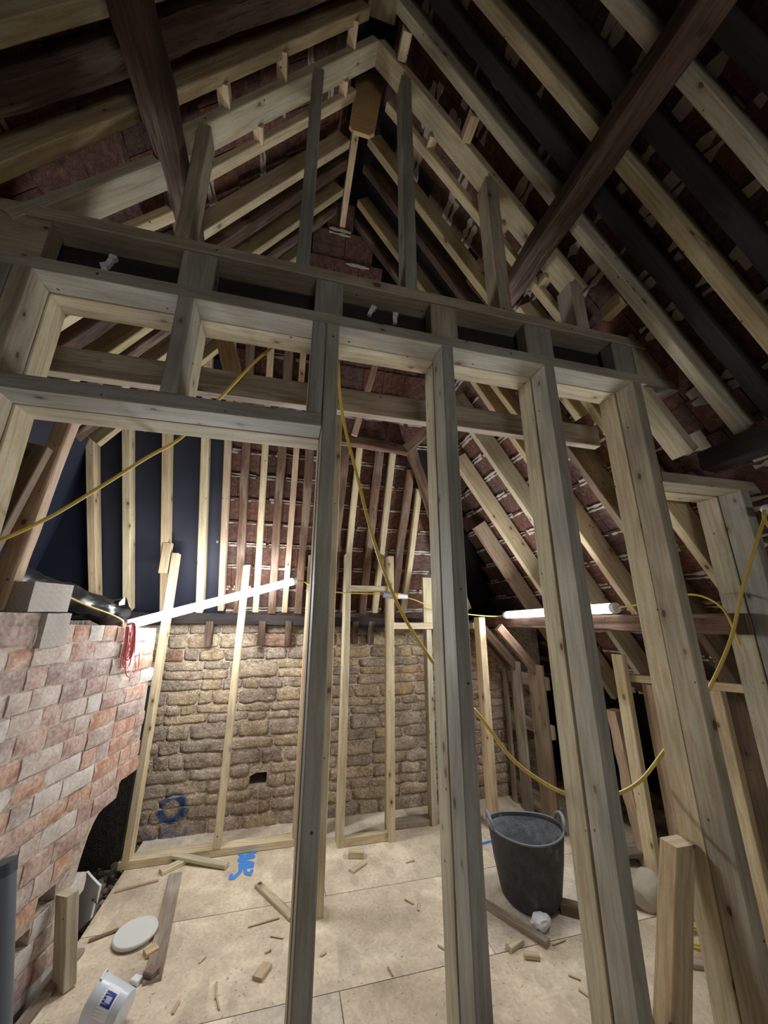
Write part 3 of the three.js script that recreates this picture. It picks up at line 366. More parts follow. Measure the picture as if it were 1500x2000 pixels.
// ---------------------------------------------------------------- stud partition with doorway, open panels and gable framing
const part = thing('partition_frame', 'two-ply timber stud partition with doorway, boxed head plates and gable studs', 'timber frame', V(0.3, -EYE, 1.3));
{
  const F0 = 1.2, F1 = 1.303, B0 = 1.309, B1 = 1.41;
  const two = (name, x0, x1, y0, y1, i = 0) => { beam(name, x0, x1, y0, y1, F0, F1, greyed[i % 3], part); beam(name, x0, x1, y0, y1, B0, B1, fresh[i % 3], part); };
  [[0.073, 0], [0.556, 1], [1.056, 0], [1.549, 2]].forEach(([x, i]) => two('stud', x, x + 0.051, -EYE + 0.045, 1.115, i));
  two('stud', -0.947, -0.896, -EYE + 0.045, 0.67, 2);
  two('stud', 2.07, 2.121, -EYE + 0.045, 0.602, 1);
  two('sole_plate', 0.073, 2.5, -EYE, -EYE + 0.045, 2); two('sole_plate', -1.3, -0.896, -EYE, -EYE + 0.045, 2);
  two('lower_head_plate', -1.3, 1.885, 1.115, 1.165, 0);
  two('lintel', -1.3, 0.073, 0.668, 0.718, 1);
  two('cripple_stud', 0.02, 0.072, 0.718, 1.115, 1); two('cripple_stud', -0.455, -0.402, 0.718, 1.115, 0); two('cripple_stud', -0.947, -0.895, 0.718, 1.115, 2); two('cripple_stud', -1.02, -0.95, 0.718, 1.115, 1);
  two('low_plate', 1.6, 2.5, 0.602, 0.652, 2);
  two('upper_head_plate', -1.15, 1.705, 1.332, 1.382, 2);
  for (const [x0, x1, i] of [[-1.15, -0.885, 2], [-0.47, -0.351, 0], [0.022, 0.134, 1], [0.515, 0.638, 2], [0.98, 1.122, 0], [1.47, 1.594, 1], [1.6, 1.79, 2]]) beam('packing_block', x0, x1, 1.166, 1.331 + (x0 > 1.59 ? 0.05 : 0), F0 + 0.006, F0 + 0.075, greyed[i], part);
  beam('backing_beam', -1.15, 1.75, 1.166, 1.331, 1.3, 1.335, oldBlack, part, { label: 'dark backing beam' });
  // gable studs
  for (const [x0, x1, top] of [[-0.508, -0.457, 2.02], [-0.0625, -0.008, 2.66], [0.40, 0.455, 2.85], [0.857, 0.922, 2.25], [1.28, 1.352, 1.66]]) beam('gable_stud', x0, x1, 1.382, top, F0, F0 + 0.1, greyed[Math.floor(rnd() * 3)], part);
  // gable plates laid flat, with a narrow second strip behind
  const plate = (name, xa, ya, xb, yb, z0, z1, th, mat) => { const a = V(xa, ya, (z0 + z1) / 2), b = V(xb, yb, (z0 + z1) / 2), t = b.clone().sub(a).normalize(), up = new THREE.Vector3(0, 1, 0).addScaledVector(t, -t.y).normalize(); a.addScaledVector(up, th / 2); b.addScaledVector(up, th / 2); return timber(name, a, b, z1 - z0, th, mat, { parent: part, up }); };
  plate('gable_plate', 0.272, 3.085, -0.575, 1.89, 1.2, 1.31, 0.045, fresh[0]); plate('gable_plate', -0.585, 1.77, -0.99, 1.30, 1.2, 1.31, 0.045, fresh[1]);
  plate('gable_plate', 0.272, 3.085, 1.36, 1.635, 1.2, 1.31, 0.045, fresh[2]); plate('gable_plate', 1.5, 1.30, 1.86, 0.79, 1.22, 1.33, 0.05, fresh[0]);
  plate('back_strip', 0.18, 2.93, -0.56, 1.90, 1.36, 1.41, 0.04, pine[1]); plate('back_strip', -0.6, 1.70, -0.98, 1.28, 1.36, 1.41, 0.04, pine[1]); plate('back_strip', 0.36, 2.93, 1.42, 1.53, 1.36, 1.41, 0.04, pine[1]);
  for (const [x, s] of [[-0.3, -1], [0.1, -1], [0.62, 1], [1.02, 1], [1.25, 1]]) { const y = s > 0 ? 3.085 - 1.333 * (x - 0.272) : 3.085 - 1.41 * (0.272 - x); beam('packer', x - 0.025, x + 0.025, y - 0.0, y + 0.05, 1.3, 1.37, pine[0], part); }
  for (const [x, s, z] of [[-0.2, -1, 1.15], [0.12, -1, 1.15], [-0.42, -1, 1.17], [0.4, 1, 1.13], [0.75, 1, 1.13], [1.45, 1, 1.13]]) { const y = s > 0 ? yRight(x) : yLeft(x); beam('noggin', x - 0.025, x + 0.025, y + 0.0, y + 0.07, z - 0.05, z + 0.06, pine[0], part); }
}
// boxed head: white cable clips
for (const [x, y, z, a] of [[-0.74, 1.24, 1.29, 0.4], [-0.735, 1.285, 1.29, -0.3], [0.265, 1.30, 1.29, -0.35], [0.375, 1.285, 1.29, 0.1]]) { const o = put('cable_clip', mergeGeometries([box(0, 0, 0, 0.018, 0.034, 0.014), box(0.004, 0.024, 0.004, 0.024, 0.016, 0.018)]), whitePlastic); o.position.copy(V(x, y, z)); o.rotation.z = a; tag(o, 'small white plastic clip on the dark backing of the boxed head', 'cable clip', 'clips in the boxed head'); }

// ---------------------------------------------------------------- light stud frames against the stone wall
const frameA = thing('wall_frame', 'pale stud frame with a sole plate standing before the blue-sprayed stones', 'timber frame', V(-0.35, -EYE, 3.3));
beam('sole_plate', -0.94, 0.17, -EYE, -EYE + 0.048, 3.27, 3.36, pine[1], frameA); [[-0.925, 0.52], [-0.375, 0.44], [0.155, 0.55]].forEach(([x, t], i) => beam('stud', x, x + 0.048, -EYE + 0.048, t, 3.27, 3.36, pine[i === 1 ? 1 : 0 + (i === 0)], frameA));
beam('nail_block', -1.0, -0.935, 0.36, 0.60, 3.27, 3.32, pine[0], frameA);
const frameB = thing('wall_frame', 'narrow two-stud frame with a low sill and the cable connector', 'timber frame', V(0.68, -EYE, 3.22));
beam('sole_plate', 0.515, 0.84, -EYE, -EYE + 0.055, 3.17, 3.22, pine[1], frameB); beam('stud', 0.465, 0.515, -EYE, 0.56, 3.17, 3.30, fresh[2], frameB); beam('stud', 0.84, 0.89, -EYE, 0.55, 3.15, 3.28, pine[1], frameB); beam('header', 0.515, 0.84, 0.24, 0.29, 3.17, 3.26, pine[1], frameB);
const frameC = thing('wall_frame', 'stud frame with a wide upright board on its rail beside the connector', 'timber frame', V(1.25, -EYE, 3.3));
beam('rail', 0.9, 1.75, -0.07, -0.015, 3.25, 3.33, pine[1], frameC); beam('stud', 1.225, 1.275, -EYE, -0.07, 3.28, 3.37, fresh[1], frameC); beam('wide_board', 1.2, 1.4, -0.015, 0.385, 3.27, 3.30, fresh[2], frameC); beam('stud', 1.655, 1.715, -EYE, 0.03, 3.10, 3.20, pine[0], frameC); beam('sole_plate', 0.9, 1.655, -EYE, -EYE + 0.04, 3.3, 3.4, boardGrey, frameC);
tag(beam('standing_post', 0.262, 0.312, -EYE, 1.60, 2.55, 2.65, fresh[2], null), 'single pale post standing on the open floor in line with the doorway stud', 'post');

// ---------------------------------------------------------------- low eaves framing on the tub side
const knee = thing('knee_wall_frame', 'low framework of upright boards and short noggins under the lit purlin', 'timber frame', V(2.1, -EYE, 3.1));
for (const [z0, z1, m] of [[3.23, 3.37, boardGrey], [2.90, 3.10, boardBrown], [3.46, 3.52, boardGrey], [2.66, 2.74, boardBrown]]) beam('board', 2.09, 2.115, -EYE, -0.36, z0, z1, m, knee);
for (const y of [-0.5, -0.86, -1.42]) beam('noggin', 2.115, 2.155, y - 0.05, y + 0.05, 2.9, 3.5, boardGrey, knee);
for (const z of [3.0, 3.3, 3.45]) timber('sloping_rail', V(1.78, -0.05, z), V(2.12, -0.42, z), 0.045, 0.07, oldBrown, { parent: knee });
const knee2 = thing('eaves_frame', 'open eaves frame of slim studs and a horizontal rail behind the low plate', 'timber frame', V(2.35, -EYE, 2.0));
timber('rail', V(2.30, -0.37, 2.24), V(2.52, -0.35, 1.5), 0.07, 0.045, pine[1], { parent: knee2 });
for (const [x, z, m, top] of [[2.235, 2.24, pine[1], -0.22], [2.355, 2.15, pinkish, -0.4], [2.43, 1.8, pine[1], -0.38], [2.5, 1.56, pine[0], -0.38]]) beam('stud', x - 0.02, x + 0.02, -EYE, top, z - 0.045, z + 0.045, m, knee2);
tag(timber('old_post', V(2.43, -EYE - 0.02, 2.46), V(2.36, -0.62, 2.48), 0.09, 0.1, pinkish, { up: UPZ, geo: { hewn: 0.45 } }), 'gnarled pinkish-brown old post beside the slim eaves studs', 'post');
tag(timber('slat_offcut', V(2.15, -EYE + 0.02, 2.62), V(2.75, -EYE + 0.16, 2.35), 0.12, 0.025, boardGrey), 'grey board lying tilted at the foot of the old post', 'board', 'grey boards at the old post');
tag(timber('slat_offcut', V(2.2, -EYE + 0.015, 2.3), V(2.8, -EYE + 0.05, 2.1), 0.14, 0.025, boardGrey), 'grey board lying tilted at the foot of the old post', 'board', 'grey boards at the old post');
// short post leaning in the last full bay
{ const top = V(1.497, -0.80, 1.372), bot = V(1.25, -EYE, 1.372); const m = timber('short_post', bot, top, 0.07, 0.085, pine[0], { up: new THREE.Vector3(1, 0, 0), geo: { bow: 0, cutA: 0.33, cutB: 0.33 } }); tag(m, 'short square post with a pale sawn top leaning against a partition stud', 'post'); }

// ---------------------------------------------------------------- LED tubes
function ledTube(label, a, b, dirs, power = 1) {
  const g = thing('led_tube', label, 'lamp', a.clone().add(b).multiplyScalar(0.5)), t = b.clone().sub(a), len = t.length(); t.normalize(); const loc = p => p.clone().sub(g.position);
  const q = new THREE.Quaternion().setFromUnitVectors(new THREE.Vector3(0, 1, 0), t);
  const cyl = (name, r, L, off, mat) => { const m = put(name, new THREE.CylinderGeometry(r, r, L, 24), mat, g); m.quaternion.copy(q); m.position.copy(t).multiplyScalar(off); return m; };
  const glow = new THREE.MeshStandardMaterial({ color: 0xf4f6f8, roughness: 0.4, emissive: LAMP_COLOR, emissiveIntensity: 4 });
  const d = cyl('diffuser', 0.03, len - 0.06, 0, glow); d.castShadow = false;
  cyl('end_cap', 0.031, 0.03, len / 2 - 0.015, whitePlastic); cyl('end_cap', 0.031, 0.03, -len / 2 + 0.015, whitePlastic);
  void loc;
  for (const dir of dirs) { const n = dir.clone().addScaledVector(t, -dir.dot(t)).normalize(); const L = new THREE.RectAreaLight(LAMP_COLOR, LAMP_NITS * power, len - 0.06, 0.045); L.position.copy(n).multiplyScalar(0.034); const zAxis = n.clone().negate(), y = new THREE.Vector3().crossVectors(zAxis.clone().negate(), t); void y; const X = t.clone(), Z = n.clone().negate(), Y = new THREE.Vector3().crossVectors(Z, X); L.quaternion.setFromRotationMatrix(new THREE.Matrix4().makeBasis(X, Y, Z)); g.add(L); }
  return g;
}
const lampA = [V(-0.985, -0.035, 2.74), V(0.056, 0.318, 3.2)], lampB = [V(1.9, 0.075, 1.86), V(1.9, 0.05, 3.06)];
ledTube('glowing LED tube slung from the brick wall top to the stone wall frame', ...lampA, [new THREE.Vector3(0.3, 0.5, 0.8), new THREE.Vector3(0, -1, 0.25), new THREE.Vector3(0, 0.35, -1)]);
ledTube('glowing LED tube lying on the grey-brown purlin', ...lampB, [new THREE.Vector3(-1, 0.75, 0), new THREE.Vector3(-1, -0.85, 0)]);

ledTube('LED tube hung low on the rendered end wall', V(0.1, -0.25, -1.95), V(1.28, -0.05, -1.95), [new THREE.Vector3(0, 0.5, -1), new THREE.Vector3(0, -0.6, -1)], 0.4);

// ---------------------------------------------------------------- cables
const cable = (pts, label, r = 0.006, mat = yellowCable, name = 'power_cable') => tag(tube(name, pts.map(p => V(...p)), r, mat, null), label, 'cable');
cable([[-1.15, 0.16, 1.5], [-0.974, 0.243, 1.5], [-0.843, 0.334, 1.5], [-0.691, 0.477, 1.5], [-0.56, 0.609, 1.5], [-0.464, 0.697, 1.5], [-0.336, 0.906, 1.5], [-0.171, 1.173, 1.5], [0.0, 1.33, 1.49]], 'yellow cable rising behind the lintel into the open panel', 0.0065);
cable([[0.15, 1.2, 1.46], [0.162, 1.002, 1.46], [0.191, 0.836, 1.47], [0.248, 0.621, 1.47], [0.307, 0.396, 1.47], [0.369, 0.205, 1.47], [0.457, 0.014, 1.47], [0.58, -0.166, 1.47], [0.662, -0.265, 1.47], [0.754, -0.351, 1.47], [0.883, -0.509, 1.47], [0.986, -0.586, 1.47], [1.104, -0.645, 1.46], [1.231, -0.671, 1.46], [1.357, -0.663, 1.46], [1.468, -0.628, 1.46], [1.622, -0.528, 1.46], [1.723, -0.426, 1.42], [1.764, -0.235, 1.3], [1.852, -0.06, 1.25], [1.905, 0.131, 1.2], [1.949, 0.342, 1.12], [2.005, 0.45, 1.1]], 'long yellow cable sagging behind three studs to the white connector', 0.0068);
cable([[0.056, 0.318, 3.205], [0.11, 0.318, 3.2], [0.169, 0.281, 3.15], [0.381, 0.227, 3.13], [0.6, 0.22, 3.13], [0.79, 0.216, 3.125]], 'thin yellow flex from the slung tube to the connector on the stud', 0.0045);
cable([[0.99, 0.195, 3.13], [1.08, 0.17, 3.13], [1.169, 0.139, 3.14], [1.408, 0.084, 3.14], [1.605, 0.053, 3.14], [1.85, 0.04, 3.12], [1.9, 0.05, 3.07]], 'thin yellow flex from the connector to the tube on the purlin', 0.0045);
cable([[1.9, 0.075, 1.85], [1.9, 0.1, 1.6], [1.9, 0.125, 1.43], [1.9, 0.105, 1.35], [1.9, 0.05, 1.29], [1.93, -0.1, 1.28]], 'short yellow lead hanging from the near end of the purlin tube', 0.005);
{ const c = thing('cable_connector', 'blue, yellow and white in-line connector tied to a narrow frame stud', 'connector', V(0.89, 0.205, 3.12)); const cyl = (n, r0, r1, L, x, m) => { const g = new THREE.CylinderGeometry(r0, r1, L, 16); g.rotateZ(-Math.PI / 2 - 0.06); g.translate(x, -x * 0.06, 0); put(n, g, m, c); }; cyl('plug_body', 0.024, 0.024, 0.08, -0.06, plain(0x8b90a4, 0.5)); cyl('collar', 0.028, 0.028, 0.045, 0.0, plain(0xd79a2c, 0.5)); cyl('socket_body', 0.018, 0.025, 0.09, 0.065, whitePlastic); }
{ const c = thing('cable_connector', 'white rounded connector where the long yellow cable turns down', 'connector', V(2.045, 0.475, 1.1)); const g = new THREE.CapsuleGeometry(0.022, 0.045, 8, 16); g.rotateZ(Math.PI / 2); put('shell', g, whitePlastic, c); tube('cable_tail', [V(2.01, 0.475, 1.1), V(1.99, 0.44, 1.1), V(2.0, 0.40, 1.1), V(2.05, 0.34, 1.1), V(2.1, 0.2, 1.12)], 0.0065, yellowCable, c); }

// ---------------------------------------------------------------- on top of the brick wall
const onWall = (s, y, n = 0) => { const a = THREE.MathUtils.degToRad(9); return V(-1.10 + s * Math.sin(a) + n * Math.cos(a), y, 1.55 + s * Math.cos(a) - n * Math.sin(a)); };
{
  const blockMat = brickMats[2];
  for (const [s0, s1, y0, y1, l] of [[0.37, 0.6, 0.035, 0.16, 'pale block standing on the wall top under the membrane roll'], [0.455, 0.60, -0.115, 0.03, 'pale grey block set into the top of the brick wall']]) {
    const g = new THREE.BoxGeometry(s1 - s0, y1 - y0, 0.11, 6, 4, 2), p = g.attributes.position; for (let i = 0; i < p.count; i++) p.setXYZ(i, p.getX(i) + (noise3(p.getY(i) * 20, s0 * 9, p.getZ(i) * 20) - 0.5) * 0.012, p.getY(i) + (noise3(p.getX(i) * 20, 3, s0) - 0.5) * 0.012, p.getZ(i) + (noise3(p.getX(i) * 20, p.getY(i) * 20, 5) - 0.5) * 0.008); g.computeVertexNormals();
    const m = put('masonry_block', g, brickMats[5]); m.position.copy(onWall((s0 + s1) / 2, (y0 + y1) / 2, y1 < 0.1 ? -0.04 : -0.06)); m.rotation.y = Math.PI / 2 - THREE.MathUtils.degToRad(9); tag(m, l, 'block'); }
  void blockMat;
  // crumpled roll of black membrane
  const n1 = 40, n2 = 24, pos = [], idx = [], a = onWall(0.35, 0.2, -0.22), b = onWall(1.12, 0.035, -0.10), ax = b.clone().sub(a), len = ax.length(); ax.normalize(); const up = new THREE.Vector3(0, 1, 0).addScaledVector(ax, -ax.y).normalize(), sd = new THREE.Vector3().crossVectors(ax, up);
  for (let i = 0; i <= n1; i++) for (let k = 0; k <= n2; k++) { const t = i / n1, th = k / n2 * Math.PI * 2, kk = k % n2; const tt = kk / n2 * Math.PI * 2; let r = 0.082 + 0.035 * (noise3(t * 9, Math.cos(tt) * 1.6 + 4, Math.sin(tt) * 1.6) - 0.5) + 0.02 * (noise3(t * 22, Math.cos(tt) * 4 + 4, Math.sin(tt) * 4) - 0.5); if (t > 0.9) r *= 1 + (t - 0.9) * (kk < 8 ? 5 : 1); const p = a.clone().addScaledVector(ax, len * t + 0.05 * (noise3(kk * 0.9, t * 2, 8) - 0.5) * (t > 0.8 ? 1.5 : 0.3)).addScaledVector(up, Math.cos(th) * r * 0.85).addScaledVector(sd, Math.sin(th) * r); pos.push(p.x, p.y, p.z); }
  for (let i = 0; i < n1; i++) for (let k = 0; k < n2; k++) { const q = i * (n2 + 1) + k; idx.push(q, q + 1, q + n2 + 1, q + 1, q + n2 + 2, q + n2 + 1); }
  let g = new THREE.BufferGeometry(); g.setAttribute('position', new THREE.Float32BufferAttribute(pos, 3)); g.setIndex(idx); g = toCreasedNormals(g.toNonIndexed(), 0.5);
  tag(put('membrane_roll', g, new THREE.MeshStandardMaterial({ color: 0x1d2024, roughness: 0.36, side: THREE.DoubleSide })), 'crumpled roll of black membrane lying on the brick wall top', 'membrane');
  // red lead hung over the wall
  const red = thing('red_cable_coil', 'bundle of red lead hanging over the end of the brick wall', 'cable', onWall(1.12, -0.02, 0.03)); const r = rngOf(4242);
  for (let i = 0; i < 9; i++) { const L = 0.14 + 0.13 * r(), w = 0.012 + 0.016 * r(), ds = 0.03 + 0.09 * r(), s0 = 1.08 + 0.02 * r(), n0 = 0.012 + 0.012 * r(); tube('loop', [onWall(s0, -0.03 + 0.01 * r(), n0), onWall(s0 + 0.02 + w * 0.3, -0.015, n0 + 0.01), onWall(s0 + ds * 0.6 + w, -0.03 - L * 0.5, n0 + 0.012), onWall(s0 + ds + w * 0.4, -0.03 - L, n0), onWall(s0 + ds - w * 1.6, -0.03 - L * 0.95, n0), onWall(s0 + ds * 0.4 - w, -0.03 - L * 0.45, n0 + 0.006), onWall(s0 - 0.004, -0.035, n0)], 0.0035, redCable, red, { seg: 40, rad: 6 }); }
  tube('loop', [onWall(1.1, -0.06, 0.02), onWall(1.12, -0.2, 0.02), onWall(1.17, -0.31, 0.015), onWall(1.26, -0.335, 0.012), onWall(1.3, -0.3, 0.012), onWall(1.28, -0.2, 0.015)], 0.0033, redCable, red, { seg: 40, rad: 6 });
  tag(tube('yellow_lead', [onWall(0.6, 0.11, -0.02), onWall(0.75, 0.07, -0.01), onWall(0.92, 0.035, 0.0), onWall(1.05, 0.0, 0.0), lampA[0]], 0.005, yellowCable, null), 'yellow lead lying across the wall top beside the membrane roll', 'cable');
  { const k = thing('hand_tool', 'red handled tool lying behind the pale block on the wall top', 'tool', onWall(0.36, 0.185, -0.16)); const hg = new THREE.CapsuleGeometry(0.012, 0.12, 6, 12); hg.rotateX(Math.PI / 2); hg.rotateY(0.3); put('handle', hg, plain(0xb84a44, 0.5), k); const bg = new THREE.CylinderGeometry(0.004, 0.004, 0.1, 8); bg.rotateX(Math.PI / 2); bg.rotateY(0.3); bg.translate(-0.05, 0, 0.12); put('shaft', bg, steel, k); }
  { const k = thing('pointing_trowel', 'small pointed trowel blade sticking out of the membrane roll', 'tool', onWall(1.06, 0.03, -0.03)); const s = new THREE.ExtrudeGeometry(new THREE.Shape([[0, 0], [0.03, 0.05], [0.018, 0.11], [-0.02, 0.07]].map(p => new THREE.Vector2(...p))), { depth: 0.002, bevelEnabled: false }); s.rotateY(1.2); put('blade', s, plain(0xc7c9cb, 0.4), k); const t2 = new THREE.CylinderGeometry(0.004, 0.004, 0.1, 8); t2.rotateX(1.3); put('tang', t2, steel, k).position.set(0.01, 0, -0.04); }
}

// ---------------------------------------------------------------- things on the floor
const onFloor = (x, z, h = 0) => V(x, -EYE + h, z);
// flexible tub
{
  const t = thing('flexible_tub', 'black rubber builder tub with two loop handles, dusty inside', 'tub', onFloor(1.495, 2.40)); const seg = 72, prof = [[0.0, 0.004], [0.1, 0.004], [0.145, 0.008], [0.163, 0.03], [0.17, 0.06], [0.192, 0.2], [0.207, 0.34], [0.209, 0.355], [0.203, 0.356], [0.2, 0.34], [0.186, 0.2], [0.164, 0.06], [0.15, 0.025], [0.0, 0.018]];
  const pos = [], idx = []; prof.forEach(([r, h], j) => { for (let i = 0; i <= seg; i++) { const a = i / seg * Math.PI * 2, sag = h > 0.3 ? 0.010 * Math.cos(2 * (a - 0.3)) * (h - 0.25) * 9 : 0, rr = r * (1 + 0.05 * Math.cos(2 * (a - 0.3)) * h / 0.35); pos.push(rr * Math.cos(a), h + sag, rr * Math.sin(a)); } }); for (let j = 0; j < prof.length - 1; j++) for (let i = 0; i < seg; i++) { const q = j * (seg + 1) + i; idx.push(q, q + seg + 1, q + 1, q + 1, q + seg + 1, q + seg + 2); }
  const outer = new THREE.BufferGeometry(); outer.setAttribute('position', new THREE.Float32BufferAttribute(pos, 3)); outer.setIndex(idx); outer.computeVertexNormals(); const uvs = []; for (let i = 0; i < pos.length; i += 3) uvs.push(Math.atan2(pos[i + 2], pos[i]) * 0.3, pos[i + 1] * 1.2); outer.setAttribute('uv', new THREE.Float32BufferAttribute(uvs, 2));
  const tubTex = gritTex(610, [[40, 41, 45], [48, 49, 53], [60, 61, 66], [104, 106, 112]], { coarse: 5, size: 256 }); const shell = put('shell', outer, new THREE.MeshStandardMaterial({ map: tubTex, roughness: 0.62 }), t);
  const dust = gritTex(620, [[90, 92, 98], [118, 120, 126], [142, 144, 148], [160, 160, 162]], { coarse: 4, size: 256 }); const ip = []; const iu = [], ii = []; const inn = [[0.1995, 0.335], [0.1855, 0.2], [0.163, 0.06], [0.149, 0.028], [0.0, 0.021]]; inn.forEach(([r, h]) => { for (let i = 0; i <= seg; i++) { const a = i / seg * Math.PI * 2, sag = h > 0.3 ? 0.010 * Math.cos(2 * (a - 0.3)) * (h - 0.25) * 9 : 0, rr = r * (1 + 0.05 * Math.cos(2 * (a - 0.3)) * h / 0.35) - 0.001; ip.push(rr * Math.cos(a), h + sag, rr * Math.sin(a)); iu.push(a * 0.3, h * 2); } }); for (let j = 0; j < inn.length - 1; j++) for (let i = 0; i < seg; i++) { const q = j * (seg + 1) + i; ii.push(q, q + seg + 1, q + 1, q + 1, q + seg + 1, q + seg + 2); } const ig = new THREE.BufferGeometry(); ig.setAttribute('position', new THREE.Float32BufferAttribute(ip, 3)); ig.setAttribute('uv', new THREE.Float32BufferAttribute(iu, 2)); ig.setIndex(ii); ig.computeVertexNormals(); put('dusty_lining', ig, new THREE.MeshStandardMaterial({ map: dust, roughness: 0.85, side: THREE.DoubleSide }), shell);
  const rimPts = []; for (let i = 0; i < seg; i++) { const a = i / seg * Math.PI * 2; rimPts.push(new THREE.Vector3(0.207 * (1 + 0.05 * Math.cos(2 * (a - 0.3))) * Math.cos(a), 0.356 + 0.010 * Math.cos(2 * (a - 0.3)) * 0.95, 0.207 * (1 + 0.05 * Math.cos(2 * (a - 0.3))) * Math.sin(a))); } put('rim', new THREE.TubeGeometry(new THREE.CatmullRomCurve3(rimPts, true), 120, 0.006, 8, true), plain(0x6a6c72, 0.6), shell);
  for (const a0 of [0.3, 0.3 + Math.PI]) { const P = []; for (let i = 0; i <= 12; i++) { const q = i / 12, a = a0 + (q - 0.5) * 0.7; P.push(new THREE.Vector3(0.222 * Math.cos(a), 0.366 + 0.055 * Math.sin(q * Math.PI) ** 0.5, 0.222 * Math.sin(a))); } put('handle', new THREE.TubeGeometry(new THREE.CatmullRomCurve3(P), 40, 0.011, 10, false), plain(0x74767c, 0.6), t); }
}
const flat = (name, x0, z0, x1, z1, w, h, mat, label, cat = 'offcut', group, y = 0, yb = null) => tag(timber(name, onFloor(x0, z0, h / 2 + y), onFloor(x1, z1, h / 2 + (yb === null ? y : yb)), w, h, mat, { geo: { bow: 0 } }), label, cat, group);
flat('floor_plank', -0.565, 3.14, -0.465, 2.36, 0.075, 0.012, boardGrey, 'thin grey weathered board lying beside the round lid', 'board');
flat('batten_offcut', -0.66, 3.165, -0.46, 3.32, 0.05, 0.025, pine[1], 'pine batten end lying under another by the sole plate');
flat('batten_offcut', -0.635, 3.30, -0.26, 3.13, 0.05, 0.022, fresh[0], 'pine batten resting across a shorter one by the sole plate', 'offcut', undefined, 0.026, 0.004);
flat('batten_offcut', -0.05, 2.9, 0.15, 2.58, 0.045, 0.02, fresh[2], 'pale batten lying askew below the blue letters');
flat('batten_offcut', 1.16, 2.5, 1.375, 2.09, 0.038, 0.03, boardGrey, 'grey-brown batten lying beside the black tub');
flat('small_offcut', 0.53, 3.06, 0.63, 3.03, 0.055, 0.04, fresh[2], 'small pale block before the narrow frame');
flat('small_offcut', 0.52, 2.89, 0.625, 2.965, 0.04, 0.012, pine[1], 'thin wedge beside the small pale block');
flat('small_offcut', -0.012, 2.255, 0.03, 2.325, 0.05, 0.015, pine[0], 'flat pine chip lying by the doorway stud');
flat('small_offcut', 1.225, 2.07, 1.29, 2.045, 0.03, 0.02, pine[1], 'small pine chip off the end of the grey-brown batten');
flat('small_offcut', 1.60, 2.28, 1.68, 2.22, 0.06, 0.05, boardBrown, 'brown block end beside the foot of the tub');
flat('small_offcut', 1.17, 2.12, 1.26, 2.15, 0.04, 0.022, fresh[0], 'pale notched offcut touching the grey-brown batten');
flat('small_offcut', -0.545, 2.52, -0.50, 2.55, 0.05, 0.02, pine[0], 'pine chip poking out from under the round lid');
flat('small_offcut', -0.55, 2.39, -0.515, 2.37, 0.035, 0.018, whitePlastic, 'white chip at the end of the grey board');
flat('small_offcut', -0.50, 2.40, -0.455, 2.375, 0.045, 0.02, oldBrown, 'dark knotty chip at the end of the grey board', 'offcut', undefined, 0.013);
flat('splinter_stick', -0.87, 3.05, -0.65, 3.10, 0.014, 0.01, pinkish, 'long thin pinkish stick along the floor edge', 'stick');
flat('splinter_stick', -0.845, 2.68, -0.73, 2.725, 0.016, 0.012, boardBrown, 'brown broken stick near the round lid', 'stick');
{ const r = rngOf(8181); for (const [x, z, a, l] of [[0.0, 2.595, 0.15, 0.16], [0.07, 2.48, 2.7, 0.07], [0.03, 2.40, 0.4, 0.03], [-0.18, 2.25, 1.7, 0.08], [-0.165, 2.19, 1.9, 0.07], [-0.33, 2.21, 1.3, 0.05], [0.8, 2.55, 2.2, 0.06], [0.84, 2.5, 1.2, 0.06], [0.87, 2.2, 2.2, 0.08], [0.92, 2.9, 0.2, 0.06], [1.44, 2.1, 0.1, 0.08], [1.38, 1.92, 2.4, 0.05], [1.37, 1.84, 2.0, 0.06], [0.29, 2.32, 0.4, 0.03], [-0.27, 2.43, 0.9, 0.04], [0.58, 2.15, 1.8, 0.05]]) { const m = timber('wood_splinter', onFloor(x - Math.cos(a) * l / 2, z - Math.sin(a) * l / 2, 0.004), onFloor(x + Math.cos(a) * l / 2, z + Math.sin(a) * l / 2, 0.005), 0.006 + 0.006 * r(), 0.005, pine[Math.floor(r() * 2)], { geo: { ch: 0.001, bow: 0 } }); tag(m, 'tiny wood splinter lying loose on the dusty floor', 'splinter', 'splinters on the floor'); } }
